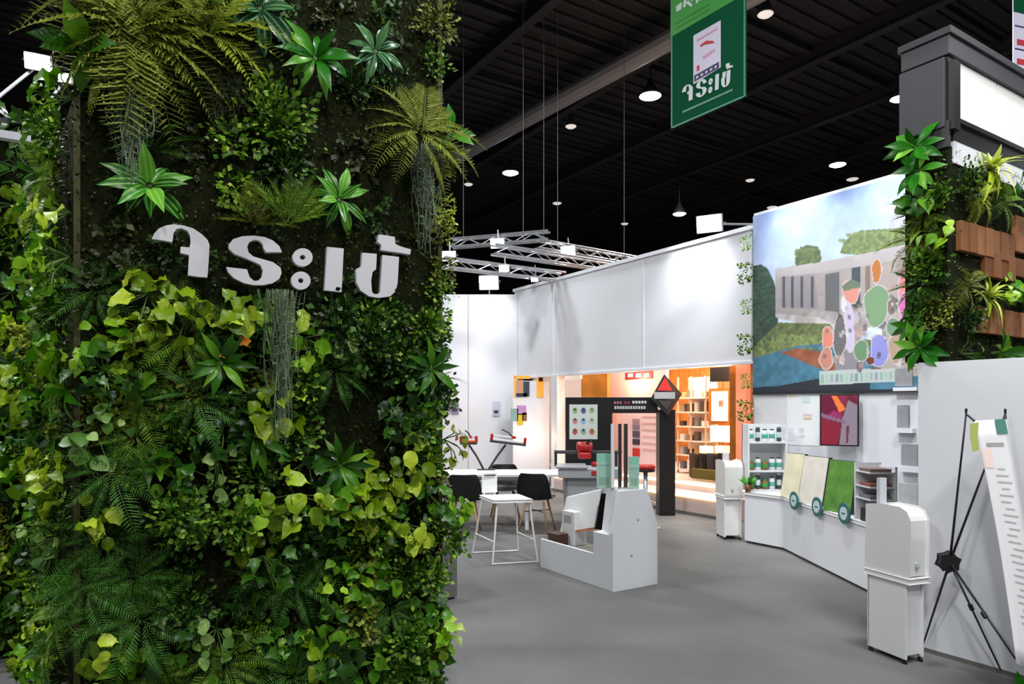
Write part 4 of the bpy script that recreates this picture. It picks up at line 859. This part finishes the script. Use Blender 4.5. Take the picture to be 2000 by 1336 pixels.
def clump(t, n, r, L, tone, shape='heart', wid=.78, droop=.3, hang=.5, wave=0):
    b = MB()
    for i in range(n):
        a = U(0, 6.28); rr = r*math.sqrt(R()); q = RT*math.cos(a)*rr+UP*(math.sin(a)*rr-.02)+OUT*(.03+.11*(1-(rr/r)**2)*U(.5, 1.1))
        d = (RT*U(-1, 1)+UP*U(-1.1, .5)*1.0-UP*hang*.5+OUT*U(.1, .8)); nn = OUT*U(.3, 1.2)+UP*U(-.1, 1.2)+RT*U(-.9, .9)
        put_leaf(t, leaf(shape, tone, wid, droop, wave), q, d, nn, L*U(.55, 1.4))
        if i % 2 == 0: b.tube([(0, .02, 0), q*.6+OUT*.01, q], .0035, 4)
    b.build('stem', STEM, t)
def tiny(key, n, m, L, kind, var_=0):
    if key in LEAF: return LEAF[key]
    vs, fs = [], []
    b = MB()
    for i in range(n):
        if kind == 'ball':
            u_, a = R(), U(0, 6.28); d = (RT*math.cos(a)+UP*math.sin(a))*math.sqrt(u_)+OUT*math.sqrt(1-u_); q = d*(.35+.75*R())*(.8+.3*math.sin(9*d.x+var_)*math.sin(8*d.z+2*var_))
        elif kind == 'trail':
            k = int(R()*7); a = k*.9+.3; q = RT*(math.cos(a)*.5+U(-.15, .15))+UP*(.3-1.5*R())+OUT*U(.1, .6); d = q+RT*U(-.4, .4)+OUT*.4
        elif kind == 'sprig':
            k = int(R()*14); rr = random.Random(k*7+n); a, e = rr.uniform(0, 6.28), rr.uniform(.2, 1.2); ax = OUT*math.cos(e)+(RT*math.cos(a)+UP*math.sin(a))*math.sin(e)
            q = ax*R(); d = ax+Vector((U(-1, 1), U(-1, 1), U(-1, 1)))*.9
        d = (d.normalized()+Vector((U(-.6, .6), U(-.6, .6), U(-.6, .6)))).normalized(); s = L*U(.7, 1.3)
        z = (OUT+UP*.5+Vector((U(-.7, .7), U(-.7, .7), U(-.7, .7)))).normalized(); x = d.cross(z).normalized()*s*.36
        b.add([q, q+d*s*.5+x, q+d*s, q+d*s*.5-x], [(0, 1, 2, 3)])
    LEAF[key] = b.mesh('foliage', m); return LEAF[key]
def bush(t, r, tone, kind='ball', n=260, L=.17, var=0, sy=.8):
    me = tiny((kind, tone, n, L, var), n, IM[tone], L, kind, var)
    o = bpy.data.objects.new('foliage', me); COL.objects.link(o); o.parent = t; o['kind'] = 'stuff'; o.scale = (r, r*sy, r); o.rotation_euler[1] = 0 if kind == 'trail' else U(-.5, .5)
def frond(tone, var, N=23, droop=.35, wide=.30):
    k = ('frond', tone, var, droop, wide)
    if k in LEAF: return LEAF[k]
    b = MB(); rr = random.Random(var); pt = []
    for i in range(N+1):
        t = i/N; pt.append(Vector((.05*math.sin(t*3+var), t-droop*.25*t*t, -droop*t*t)))
    b.tube(pt, .007, 3, r2=.002)
    for i in range(2, N+1):
        t = i/N; l = wide*math.sin(math.pi*min(1, (1-t)*.92+.1))**.8*(.35+.65*(1-t))*1.25
        for s in (-1, 1):
            p = pt[i]; d = Vector((s*1.0, .55, rr.uniform(-.25, .05))).normalized(); w_ = .5*l*.17
            for q0, q1, ww in ((0, 1, 1),):
                x = Vector((0, 1, 0))*w_
                b.add([p, p+d*l*.35+x, p+d*l-Vector((0, 0, .02)), p+d*l*.35-x], [(0, 1, 2, 3)])
            if l > .12:                                  # secondary leaflets give the feathery edge
                for h in (.3, .5, .7):
                    c = p+d*l*h
                    for g in (-1, 1):
                        e = (d*.6+Vector((0, g, 0))).normalized()*l*.2*(1.1-h); n_2 = d*l*.04
                        b.add([c-n_2, c+e, c+n_2], [(0, 1, 2)])
    LEAF[k] = b.mesh('frond', IM[tone]); return LEAF[k]
def fern(t, n, L, tone, lean=None, spread=80, droop=.5, wide=.3, up=.3):
    for i in range(n):
        a = math.radians(90+spread*(2*(i+.5)/n-1)*1.0) if lean is None else lean[0]+math.radians(U(-1, 1)*lean[1])
        e = math.radians(U(45, 80)); r = RT*math.cos(a)+UP*math.sin(a); d = OUT*math.cos(e)+r*math.sin(e)+UP*up*.3; nn = OUT*.7+UP*.8
        put_leaf(t, frond(tone, i % 4, droop=droop, wide=wide), OUT*.03+r*.01, d, nn, L*U(.8, 1.15), 'frond')
def moss_hang(t, L, wdt, n=70, tone='grey', m=None):
    b = MB(); rr = random.Random(int(L*1000))
    for i in range(n):
        x0 = rr.gauss(0, wdt*.4); y0 = -rr.uniform(.01, .09); l = L*rr.uniform(.3, 1); ph = rr.uniform(0, 6); K = 9; pv = None
        for k in range(K+1):
            s = k/K; c = Vector((x0*(1-.35*s)+.012*math.sin(ph+s*7), y0-.01*math.sin(ph*2+s*5), -l*s)); wv = Vector((.0016, .001, 0))
            if pv is not None:
                b.add([pv-wv, pv+wv, c+wv, c-wv], [(0, 1, 2, 3)])
                if k % 1 == 0:
                    e = Vector((rr.uniform(-.035, .035), rr.uniform(-.02, 0), rr.uniform(-.03, .01))); b.add([c, c+e*.5+Vector((0, 0, .0025)), c+e, c+e*.5-Vector((0, 0, .0025))], [(0, 1, 2, 3)])
            pv = c
    b.build('strands', m or IM['grey'], t)['kind'] = 'stuff'
def grassy(t, n, L, tone, wid=.07, up=.5, droop=.7):
    for i in range(n):
        a = U(0, 6.28); e = math.radians(U(20, 85)); r = RT*math.cos(a)+UP*math.sin(a); d = OUT*math.cos(e)+r*math.sin(e)+UP*up
        put_leaf(t, leaf('blade', tone, wid, droop), OUT*.02, d, OUT*.6+UP*.9+RT*.01, L*U(.6, 1.15))
FRZ, LRZ = FF.rz, LF.rz
# ---- dark moss lining
def lining(fr, W_, z0, z1, n, par, name='moss'):
    b = MB()
    for i in range(n):
        q = fr.W(U(0, W_), -U(0, .035), U(z0, z1)); d = Vector((U(-1, 1), U(-1, 1), U(-1, 1))).normalized()*.02 - fr.y*.012; s = d.orthogonal().normalized()*.006
        b.add([q, q+d*.5+s, q+d, q+d*.5-s], [(0, 1, 2, 3)])
    b.build(name, IM['moss'], par)['kind'] = 'stuff'
lining(FF, FW, 0, 4.7, 15000, col); lining(LF, LW, 0, 3.05, 3000, col)
def fp(u, v, off=.01): return front(u, v, off)
UPG = 'plants on the upper half of the green column'
def up(name, label, u, v, off=.01, rz=None): return plant(name, label, 'plant', fp(u, v, off), FRZ if rz is None else rz, UPG)
t = up('striped_dracaena', 'striped green dracaena, one broad pale-streaked leaf raised, above the first letter', 292, 368); rosette(t, 13, .2, 'stripe', .34, (40, 95), droop=.5)
t = up('striped_dracaena', 'small striped dracaena just above the ring letters', 658, 395); rosette(t, 12, .18, 'stripe', .32, (35, 95), droop=.55)
t = up('glossy_rosette', 'glossy bright green rosette plant high on the column, over the boxwood clump', 612, 122); rosette(t, 15, .2, 'bright', .28, (40, 100), droop=.6)
t = up('glossy_rosette', 'green rosette with silvery leaf tips beside the glossy bright one', 728, 108); rosette(t, 13, .17, 'silver', .3, (40, 100), droop=.5)
t = up('silver_rosette', 'silver-edged dark rosette at the very top of the column', 505, 25); rosette(t, 10, .24, 'silver', .4)
t = up('silver_rosette', 'dark green rosette with drooping leaves near the column top, above the big fern', 430, 15); rosette(t, 8, .2, 'dark', .4)
t = up('glossy_rosette', 'large-leaved green rosette crossing the upper corner strip next to the lamps', 165, 105, .02); rosette(t, 8, .2, 'mid', .46)
t = up('fern', 'big olive fern with drooping fronds at the upper corner strip', 265, 70, .05); fern(t, 20, .46, 'oliveb', spread=178, droop=.7, wide=.42)
t = up('fern', 'yellow-tinged fern just right of the big olive fern', 405, 70, .05); fern(t, 13, .36, 'yellow', spread=130, droop=.7, wide=.4)
t = up('fern', 'tall fern at the very top corner above the big olive fern', 250, -10, .03); fern(t, 15, .4, 'oliveb', spread=180, droop=.7, wide=.42)
t = up('fern', 'olive fern arching over the right edge of the column', 815, 262, .05); fern(t, 14, .33, 'oliveb', spread=150, droop=.6, wide=.36)
t = up('fern', 'dim fern between the two striped dracaenas', 560, 440, .03); fern(t, 9, .27, 'fern', spread=70, droop=.3)
t = up('fern', 'low dim fern just above the second letter', 490, 440, .02); fern(t, 7, .2, 'olive', spread=90, droop=.4)
t = up('fern', 'dark green fern below the hanging grey moss', 300, 300, .02); fern(t, 6, .22, 'fernd', spread=100, droop=.5)
t = up('boxwood_clump', 'large round boxwood clump in the middle of the upper moss', 540, 240, .0); bush(t, .25, 'box', 'ball', 520, .15); 
t = up('boxwood_clump', 'pale boxwood sprig at the side of the large round clump', 452, 275, .0); bush(t, .13, 'lime', 'ball', 110, .28)
t = up('boxwood_clump', 'drooping pale sprig below the large round clump', 455, 355, .0); bush(t, .11, 'lime', 'trail', 90, .3)
t = up('boxwood_clump', 'boxwood lobe topping the large round clump', 515, 185, .0); bush(t, .12, 'lime', 'ball', 160, .22)
t = up('boxwood_clump', 'dark boxwood mass under the striped dracaenas', 560, 320, .0); bush(t, .17, 'dark', 'ball', 300, .18)
t = up('trailing_ficus', 'olive small-leaved bush at the very top right edge of the column', 850, 50, .0); bush(t, .17, 'olive', 'ball', 300, .15)
t = up('trailing_ficus', 'small green bush just below the top right edge bush', 845, 125, .0); bush(t, .12, 'box', 'ball', 160, .2)
t = up('trailing_ficus', 'dark small-leaved bush between the two glossy rosettes', 690, 170, .0); bush(t, .15, 'dark', 'ball', 240, .17)
t = up('trailing_ficus', 'dim bush beneath the right edge fern', 750, 160, .0); bush(t, .15, 'dark', 'sprig', 240, .17)
for k, (v, tone, n) in enumerate(((330, 'olive', 220), (395, 'yellow', 200), (455, 'olive', 220), (515, 'olive', 240), (565, 'box', 240), (620, 'box', 260))):
    t = up('trailing_ficus', 'olive trailing bush down the right edge strip, %s counted from the edge fern down' % ordinal(k), 862-(k > 3)*8, v, .0); bush(t, .11, tone, 'trail' if k % 2 else 'ball', n, .2)
t = up('glossy_rosette', 'green rosette poking out past the right edge of the column', 872, 268, -.02); rosette(t, 6, .15, 'bright', .42)
t = up('pothos', 'broad leaved lime pothos at the right edge below the poking rosette', 878, 305, -.02); clump(t, 6, .07, .11, 'olive')
t = up('spanish_moss', 'grey-green hanging moss under the big olive fern', 255, 150, .06); moss_hang(t, .52, .13, 80)
t = up('spanish_moss', 'grey hanging moss along the right edge strip', 828, 290, .05); moss_hang(t, .6, .09, 60)
t = up('spanish_moss', 'long grey hanging moss below the ring letters', 545, 570, .16); moss_hang(t, .75, .1, 90)
t = up('spanish_moss', 'olive hanging strands under the letters gap', 430, 150, .02); moss_hang(t, .3, .2, 60, m=IM['moss'])
for k, (u, v, r) in enumerate(((380, 200, .16), (400, 300, .15), (520, 420, .14), (250, 470, .18), (330, 480, .12), (700, 300, .18), (740, 430, .14), (220, 540, .17), (430, 520, .1), (560, 540, .1), (660, 560, .12), (340, 160, .14), (560, 60, .14), (650, 30, .15), (760, 40, .16), (800, 480, .12))):
    t = up('moss_tuft', 'dark moss tuft, %s in order down and across the upper half' % ordinal(k), u, v, -.02); bush(t, r*1.15, 'moss' if k % 2 else 'dark', 'sprig', 300, .2, sy=.45)

# ---- the dense lower half: rows of plants, each on its own stem
KINDS = [('pothos', 'yellow', 'yellow-green heart-leaved pothos'), ('pothos', 'lime', 'lime heart-leaved pothos'), ('pothos', 'mid', 'mid-green heart-leaved pothos'), ('peperomia', 'grey', 'grey-green round-leaved peperomia'),
         ('ivy', 'dark', 'dark green ivy'), ('boxwood_clump', 'box', 'small-leaved boxwood clump'), ('boxwood_clump', 'dark', 'dark small-leaved clump'), ('fern', 'fernd', 'dark feathery fern'), ('fern', 'fern', 'green feathery fern'), ('lance_plant', 'mid', 'narrow-leaved green plant'), ('trailing_ficus', 'olive', 'olive trailing ficus')]
def lowplant(k, pos, rz, label, group, s=1):
    nm, tone, _ = KINDS[k]; t = plant(nm, label, 'plant', pos, rz, group)
    if nm == 'pothos': clump(t, 17, .135*s, .085*s, tone, ('heart', 'wavy')[R() < .5], .78, .35, wave=.12)
    elif nm == 'peperomia': clump(t, 18, .135*s, .056*s, tone, 'round', .95, .15, .2)
    elif nm == 'ivy': clump(t, 18, .135*s, .07*s, tone, 'ivy', .85, .2, .6)
    elif nm == 'boxwood_clump': bush(t, .15*s, tone, 'ball', 210, .23, pick.randrange(3), sy=pick.uniform(.7, 1.15))
    elif nm == 'fern': fern(t, 9, .24*s, tone, spread=170, droop=.55, wide=.27)
    elif nm == 'lance_plant': rosette(t, 15, .16*s, tone, .26, (30, 95), droop=.6)
    else: bush(t, .15*s, tone, 'trail', 260, .2)
    return t
rows = 14; z_top, z_bot = front(500, 600).z-.02, .12
pick = random.Random(5)
W_K = [13, 8, 10, 8, 12, 14, 12, 8, 8, 7, 8]
def row_of_plants(fr, rz, W_, z, row, count, group, what, s=1, x0=0):
    for i in range(count):
        x = W_*(i+.5+pick.uniform(-.28, .28)+.25*(row % 2)-.12)/count
        k = pick.choices(range(11), W_K)[0]
        if what == 'front':                        # patches where the photo shows one kind
            p = fr.W(x, 0, z); u = 1000+F*p.x/p.y; v = HV-F*(z-EYE)/p.y
            if row == 0 and u > 430 and k in (7, 8, 9): k = pick.choice((0, 6, 5))
            if u > 690 and 600 < v < 760: k = pick.choice((6, 4, 6, 9 if row > 1 else 5))
            if u > 720 and 1010 < v < 1130: k = 5
            if u < 330 and 600 < v < 700: k = pick.choice((0, 1, 1))
            if u < 330 and 1000 < v < 1200: k = pick.choice((7, 8, 7))
            if 680 < u < 800 and 860 < v < 980: k = 0
            if 250 < u < 560 and 1060 < v < 1190: k = pick.choice((4, 6, 7))
        p = fr.W(x, pick.uniform(-.12, .03), z+pick.uniform(-.05, .05))
        u, v = 1000+F*p.x/p.y, HV-F*(p.z-EYE)/p.y
        if (270 < u < 480 and 1040 < v < 1150 or 220 < u < 330 and 930 < v < 1010 or 600 < u < 760 and 760 < v < 850 or 380 < u < 480 and 900 < v < 980) and pick.random() < .75: continue   # plants left out so bare dark moss stands in for deep shaded gaps
        lowplant(k, p, rz, '%s, %s row below the letters, %s from the corner strip' % (KINDS[k][2], ordinal(row), ordinal(i)), group, s*pick.uniform(.85, 1.15))
for r_ in range(rows):
    z = z_top-(z_top-z_bot)*r_/(rows-1)
    row_of_plants(FF, FRZ, FW, z, r_, 10, 'plants on the lower half of the green column', 'front')
for r_ in range(17):
    z = 3.02-2.9*r_/16
    for i in range(4):
        x = LW*(.99-.26*(i+pick.uniform(-.3, .3)))
        k = pick.choices(range(11), [10, 12, 6, 6, 4, 14, 4, 4, 8, 5, 6])[0] if z > 1.9 else pick.choices(range(11), W_K)[0]
        if i == 0 and z < 3.6 and z > 2: k = (1, 5, 8, 0)[r_ % 4]
        lowplant(k, LF.W(min(x, LW), pick.uniform(-.06, .02), z+pick.uniform(-.05, .05)), LRZ, '%s, side face, %s row down, %s from the corner' % (KINDS[k][2], ordinal(r_), ordinal(i)), 'plants on the side face of the green column')
for r_ in range(10):
    z = 2.12-2.0*r_/9
    for i in range(5):
        k = pick.choices(range(11), [10, 12, 10, 8, 8, 12, 10, 8, 8, 4, 6])[0]
        lowplant(k, BF.W(BW*(.95-.22*i)+pick.uniform(-.06, .06), pick.uniform(-.06, .02), z+pick.uniform(-.05, .05)), BF.rz, '%s, low side bed, %s row down, %s from the column' % (KINDS[k][2], ordinal(r_), ordinal(i)), 'plants on the low side bed', 1.2)
# plants along the right edge, reaching out past the column
EDG = 'plants reaching out past the right edge of the column'
def edge(name, label, u, v, off=0): return plant(name, label, 'plant', fp(u, v, off), FRZ+.5, EDG)
t = edge('spider_plant', 'narrow arching leaves sticking out past the column beside the white back wall', 850, 745); grassy(t, 16, .2, 'dark', .09, .15)
t = edge('trailing_peperomia', 'round leaves on thin stems reaching toward the red tile cutter', 872, 858); clump(t, 14, .11, .05, 'olive', 'round', .95, .1)
t = edge('trailing_peperomia', 'pale round-leaved plant at the edge over the grey plinth box', 870, 985); clump(t, 14, .12, .07, 'lime', 'round', .9, .2)
t = edge('pothos', 'green leafy plant spreading over the grey plinth box', 872, 1055, .03); bush(t, .14, 'box', 'ball', 240, .24)
t = edge('pothos', 'yellow-green pothos low at the edge beside the carpet', 850, 1225); clump(t, 12, .11, .1, 'yellow')
for k, v in enumerate((650, 700, 800, 930, 1110, 1160, 1280, 1330)):
    t = edge('boxwood_clump', 'small-leaved clump at the right edge, %s below the letters' % ordinal(k), 846-(v > 1100)*14, v); bush(t, .11, ('box', 'dark', 'dark', 'olive', 'box', 'box', 'olive', 'box')[k], 'ball', 220, .22)
t = up('orange_flower', 'orange flower among grey-green round leaves below the first letters', 478, 666, .17)
for q in range(5): put_leaf(t, leaf('round', 'flower', .9, .1), (0, 0, 0), RT*math.cos(q*1.26)+UP*math.sin(q*1.26)+OUT*.4, OUT, .03, 'petal')
MB().tube([(0, 0, 0), (0, .15, -.05)], .003, 5).build('stem', STEM, t)
t = up('orange_flower', 'second orange flower, a little lower beside a round leaf', 436, 690, .17)
for q in range(5): put_leaf(t, leaf('round', 'flower', .9, .1), (0, 0, 0), RT*math.cos(q*1.26)+UP*math.sin(q*1.26)+OUT*.4, OUT, .026, 'petal')
MB().tube([(0, 0, 0), (0, .15, -.05)], .003, 5).build('stem', STEM, t)
# ---- rear green wall at the photo's edge
RWF = Frame(-6.6, 5.2, .25); RWW = 2.55
rw = thing('rear_plant_wall', 'second moss-backed green wall beyond the column side', 'plant wall', RWF.o, .25)
box(0, RWW, 0, .2, .0, 4.05).build('moss_core', M_core, rw)
box(-.02, RWW+.02, -.04, .24, 4.05, 4.09).build('top_cap', M_dark, rw)
lining(Frame(0, 0, 0), RWW, .9, 4.0, 3000, rw)
for r_ in range(11):
    z = 4.0-3.3*r_/10
    for i in range(5):
        k = pick.choices(range(11), [8, 10, 8, 6, 8, 14, 10, 8, 8, 4, 6])[0]
        lowplant(k, RWF.W(RWW-.12-i*.3+pick.uniform(-.08, .08), -.02, z+pick.uniform(-.06, .06)), .25, '%s, rear wall, %s row down, %s from its near end' % (KINDS[k][2], ordinal(r_), ordinal(i)), 'plants on the rear green wall', 1.35)
t = plant('spanish_moss', 'pale hanging moss on the rear green wall below the white beam', 'plant', RWF.W(RWW-.35, -.1, 3.3), .25, 'plants on the rear green wall'); moss_hang(t, .9, .2, 80)
q0, q1 = P(-40, 262, 4.9), P(74, 279, 4.9)
wb = thing('white_beam', 'short white beam end crossing in front of the rear green wall', 'beam'); MB().prism([q0, q1, q1+Vector((0, 0, .055)), q0+Vector((0, 0, .055))], (0, .08, 0)).build('bar', M_white, wb); MB().prism([q1+Vector((0, -.004, -.005)), q1+Vector((.012, -.004, -.005)), q1+Vector((.012, -.004, .06)), q1+Vector((0, -.004, .06))], (0, .09, 0)).build('end_cap', M_lgrey, wb)

# ================================================================ RIGHT GREEN PORTAL WITH THE FASCIA BOX
CN = PF.W(.09, .12); CN = Vector((hit(1851, 500, PF.o+PF.x*.09, PF.x).x, hit(1851, 500, PF.o+PF.x*.09, PF.x).y, 0))
QF = Frame(CN.x, CN.y, GA)                              # x along B (right face), y along A (left face)
QD = QF.at(1768, 400, 0)[0]
zc0, zc1 = 1.0, hit(1851, 288, QF.o, QF.x).z
pc = thing('green_portal', 'right green portal column with a dark fascia box above the white partition', 'portal', QF.o, GA)
yl = min(QD, QF.L(PF.W(.04, .02))[1]-.02)
box(0, 2.6, .0, yl, .0, 1.96).build('lower_core', M_core, pc); box(0, 2.6, .0, QD, 1.96, zc1+.02).build('moss_core', M_core, pc)
b = MB()
for k in range(3000):
    f = R() < .4; p = Vector((-U(0, .03), U(0, QD), U(1.9, zc1))) if f else Vector((U(0, 1.6), -U(0, .03), U(1.9, zc1)))
    d = Vector((U(-1, 1), U(-1, 1), U(-1, 1)))*.02; s = d.orthogonal().normalized()*.006; b.add([p, p+d*.5+s, p+d, p+d*.5-s], [(0, 1, 2, 3)])
b.build('moss', IM['moss'], pc)['kind'] = 'stuff'
def ql(u, v, y=0): p = hit(u, v, QF.o+QF.y*y, QF.y); l = QF.L(p); return l[0], l[2]      # on the right face -> (x, z)
zt = hit(1851, 55, QF.o, QF.x).z; zs = hit(1851, 108, QF.o, QF.x).z; zb = hit(1851, 236, QF.o, QF.x).z
M_fas = mat('fascia_grey', '37383C', .55, var=.06, scale=3); M_fas2 = mat('fascia_dark', '26272B', .55)
box(-.02, 2.7, -.02, QD+.02, zs, zt).build('top_band', M_fas, pc, bev=.006); box(-.035, 2.7, -.035, QD+.035, zt-.05, zt).build('cap_strip', M_fas2, pc, bev=.004)
box(-.0, .06, -.005, QD+.005, zb-.05, zs).build('side_cladding', M_fas2, pc)
box(.0, 2.7, .03, QD+.01, zb, zs).build('box_body', M_fas2, pc)
box(-.025, .0, .01, QD+.03, zb-.04, zs-.01).build('side_panel', M_fas, pc, bev=.004); box(-.015, .02, -.012, QD*.45, zc1, zb).build('lower_panel', M_fas2, pc, bev=.004)
x0, z0 = ql(1870, 236); x1, z1 = ql(1870, 112)
box(.05, 2.7, -.03, .03, z0-.03, z0).build('lower_rail', M_black, pc); box(.0, .085, -.04, .03, zb-.06, zs-.04).build('corner_post', M_black, pc)
for k in range(4): box(.09+k*.62, .09+(k+1)*.62-.012, .0, .03, z0, zs-.004).build('light_panel', mat('fascia_white', 'F2F2EE', .5), pc)
box(.05, 2.7, -.012, .01, z0-.15, z0-.03).build('black_band', M_black, pc); box(.06, 2.7, -.01, .01, z0-.30, z0-.15).build('white_band', M_white, pc)
M_plank = leafmat('cedar_plank', '8A5636', 'A06A44', 'B47C54', .55)
def planks(u0, u1, tops, bots, n):
    xa, xb_ = ql(u0, 500)[0], ql(u1, 500)[0]
    za, zb_ = ql(u0, tops)[1], ql(u0, bots)[1]
    for k in range(n):
        x = xa+(xb_-xa)*k/n; box(0, (xb_-xa)/n-.006, -.035-.008*(k % 2), 0, zb_, za).build('plank', M_plank, pc, bev=.003, loc=(x, -.001, 0))
planks(1866, 1972, 432, 490, 7); planks(1914, 1972, 490, 540, 4); planks(1974, 2012, 422, 492, 2); planks(1974, 2012, 505, 540, 2); planks(1900, 2012, 598, 650, 7)
RP = 'plants on the right green portal'
for k in range(8): box(1.35+k*.075, 1.35+k*.075+.069, -.035-.008*(k % 2), -.001, 2.35, 2.75).build('plank', M_plank, pc, bev=.003)
def rp(face, name, label, u, v):
    if face == 'L': p = hit(u, v, QF.o-QF.x*.01, QF.x); rz = GA-math.pi/2
    else: p = hit(u, v, QF.o-QF.y*.01, QF.y); rz = GA
    return plant(name, label, 'plant', p, rz, RP)
for f, nm, lab, u, v, fn in (
    ('L', 'glossy_rosette', 'bright glossy plant hanging just under the dark fascia box corner', 1795, 290, lambda t: rosette(t, 10, .2, 'bright', .36)),
    ('L', 'glossy_rosette', 'second glossy plant just below the top one on the portal side', 1800, 335, lambda t: rosette(t, 10, .2, 'bright', .34)),
    ('L', 'pothos', 'green leafy clump beside the picture wall top corner', 1800, 385, lambda t: clump(t, 12, .14, .11, 'mid')),
    ('L', 'fern', 'green fern on the portal side above the olive one', 1810, 420, lambda t: fern(t, 9, .22, 'fern', spread=160, droop=.5)),
    ('L', 'fern', 'olive fern reaching over the picture wall', 1795, 470, lambda t: fern(t, 9, .24, 'olive', spread=170, droop=.6)),
    ('L', 'boxwood_clump', 'boxwood clump halfway down the portal side', 1815, 520, lambda t: bush(t, .17, 'box', 'ball', 300, .2)),
    ('L', 'fern', 'dark fern below the halfway boxwood clump', 1800, 560, lambda t: fern(t, 9, .2, 'fernd', spread=170, droop=.5)),
    ('L', 'boxwood_clump', 'dark clump near the foot of the portal side', 1810, 610, lambda t: bush(t, .15, 'dark', 'ball', 260, .2)),
    ('L', 'glossy_rosette', 'glossy plant over the end of the white partition', 1802, 680, lambda t: rosette(t, 12, .2, 'bright', .36)),
    ('L', 'glossy_rosette', 'bright plant at the partition edge beside the picture', 1790, 640, lambda t: rosette(t, 8, .15, 'mid', .36)),
    ('L', 'pothos', 'lime pothos on the portal corner above the planks', 1835, 455, lambda t: clump(t, 10, .12, .09, 'lime')),
    ('L', 'boxwood_clump', 'boxwood clump on the corner under the glossy plants', 1838, 380, lambda t: bush(t, .13, 'box', 'ball', 240, .22)),
    ('L', 'trailing_ficus', 'olive trailing clump at the corner low down', 1838, 590, lambda t: bush(t, .14, 'olive', 'trail', 240, .22)),
    ('F', 'spider_plant', 'large yellow-green spiky plant under the white band', 1925, 335, lambda t: grassy(t, 36, .3, 'spider', .15, .35)),
    ('F', 'pothos', 'bright lime pothos under the spiky plant at the frame edge', 1985, 375, lambda t: clump(t, 12, .15, .13, 'bright')),
    ('F', 'fern', 'yellow-green fern above the upper planks', 1900, 385, lambda t: fern(t, 12, .22, 'yellow', spread=175, droop=.6)),
    ('F', 'fern', 'green fern above the planks beside the lime pothos', 1950, 400, lambda t: fern(t, 10, .22, 'fern', spread=175, droop=.6)),
    ('F', 'boxwood_clump', 'dark boxwood above the planks at the corner', 1880, 355, lambda t: bush(t, .17, 'dark', 'ball', 300, .2)),
    ('F', 'spider_plant', 'yellow spiky plant between the middle and lower planks', 1920, 585, lambda t: grassy(t, 34, .26, 'spider', .12, .15)),
    ('F', 'glossy_rosette', 'bright green leafy plant at the frame edge beside the middle planks', 1990, 575, lambda t: rosette(t, 10, .2, 'bright', .44)),
    ('F', 'fern', 'olive fern under the upper planks at the corner', 1880, 560, lambda t: fern(t, 9, .22, 'olive', spread=175, droop=.7)),
    ('F', 'lance_plant', 'dark narrow-leaved plant below the lower planks', 1940, 690, lambda t: rosette(t, 12, .2, 'mid', .34)),
    ('F', 'lance_plant', 'glossy plant low at the frame edge above the partition', 1990, 690, lambda t: rosette(t, 10, .17, 'bright', .34)),
    ('F', 'ivy', 'dark ivy low at the corner above the partition', 1880, 690, lambda t: clump(t, 15, .15, .09, 'dark', 'ivy')),
    ('F', 'boxwood_clump', 'dim clump behind the lower planks', 1885, 620, lambda t: bush(t, .15, 'dark', 'ball', 280, .2)),
    ('F', 'pothos', 'green pothos showing through the plank gap', 1945, 560, lambda t: clump(t, 10, .12, .09, 'lime'))):
    t = rp(f, nm, lab, u, v); fn(t)
# greenery growing up the far edge of the picture wall, and a leaf at the frame corner
for k, v in enumerate((465, 520, 590, 660, 735, 790)):
    p = hit(1468, v, PW.o, PW.x)+Vector((-.03, .05, 0))
    t = plant('edge_creeper', 'small creeper on the picture wall edge, %s from the top' % ordinal(k), 'plant', p, GA-math.pi/2, 'creepers on the picture wall edge'); bush(t, .17 if k % 2 else .12, 'box' if k % 2 else 'lime', 'trail', 130, .24)
t = plant('floor_plant', 'bright green leaf tips low beside the banner stand foot', 'plant', P(1996, 1345, 3.95), -.6, None); rosette(t, 7, .12, 'bright', .45, (20, 60))
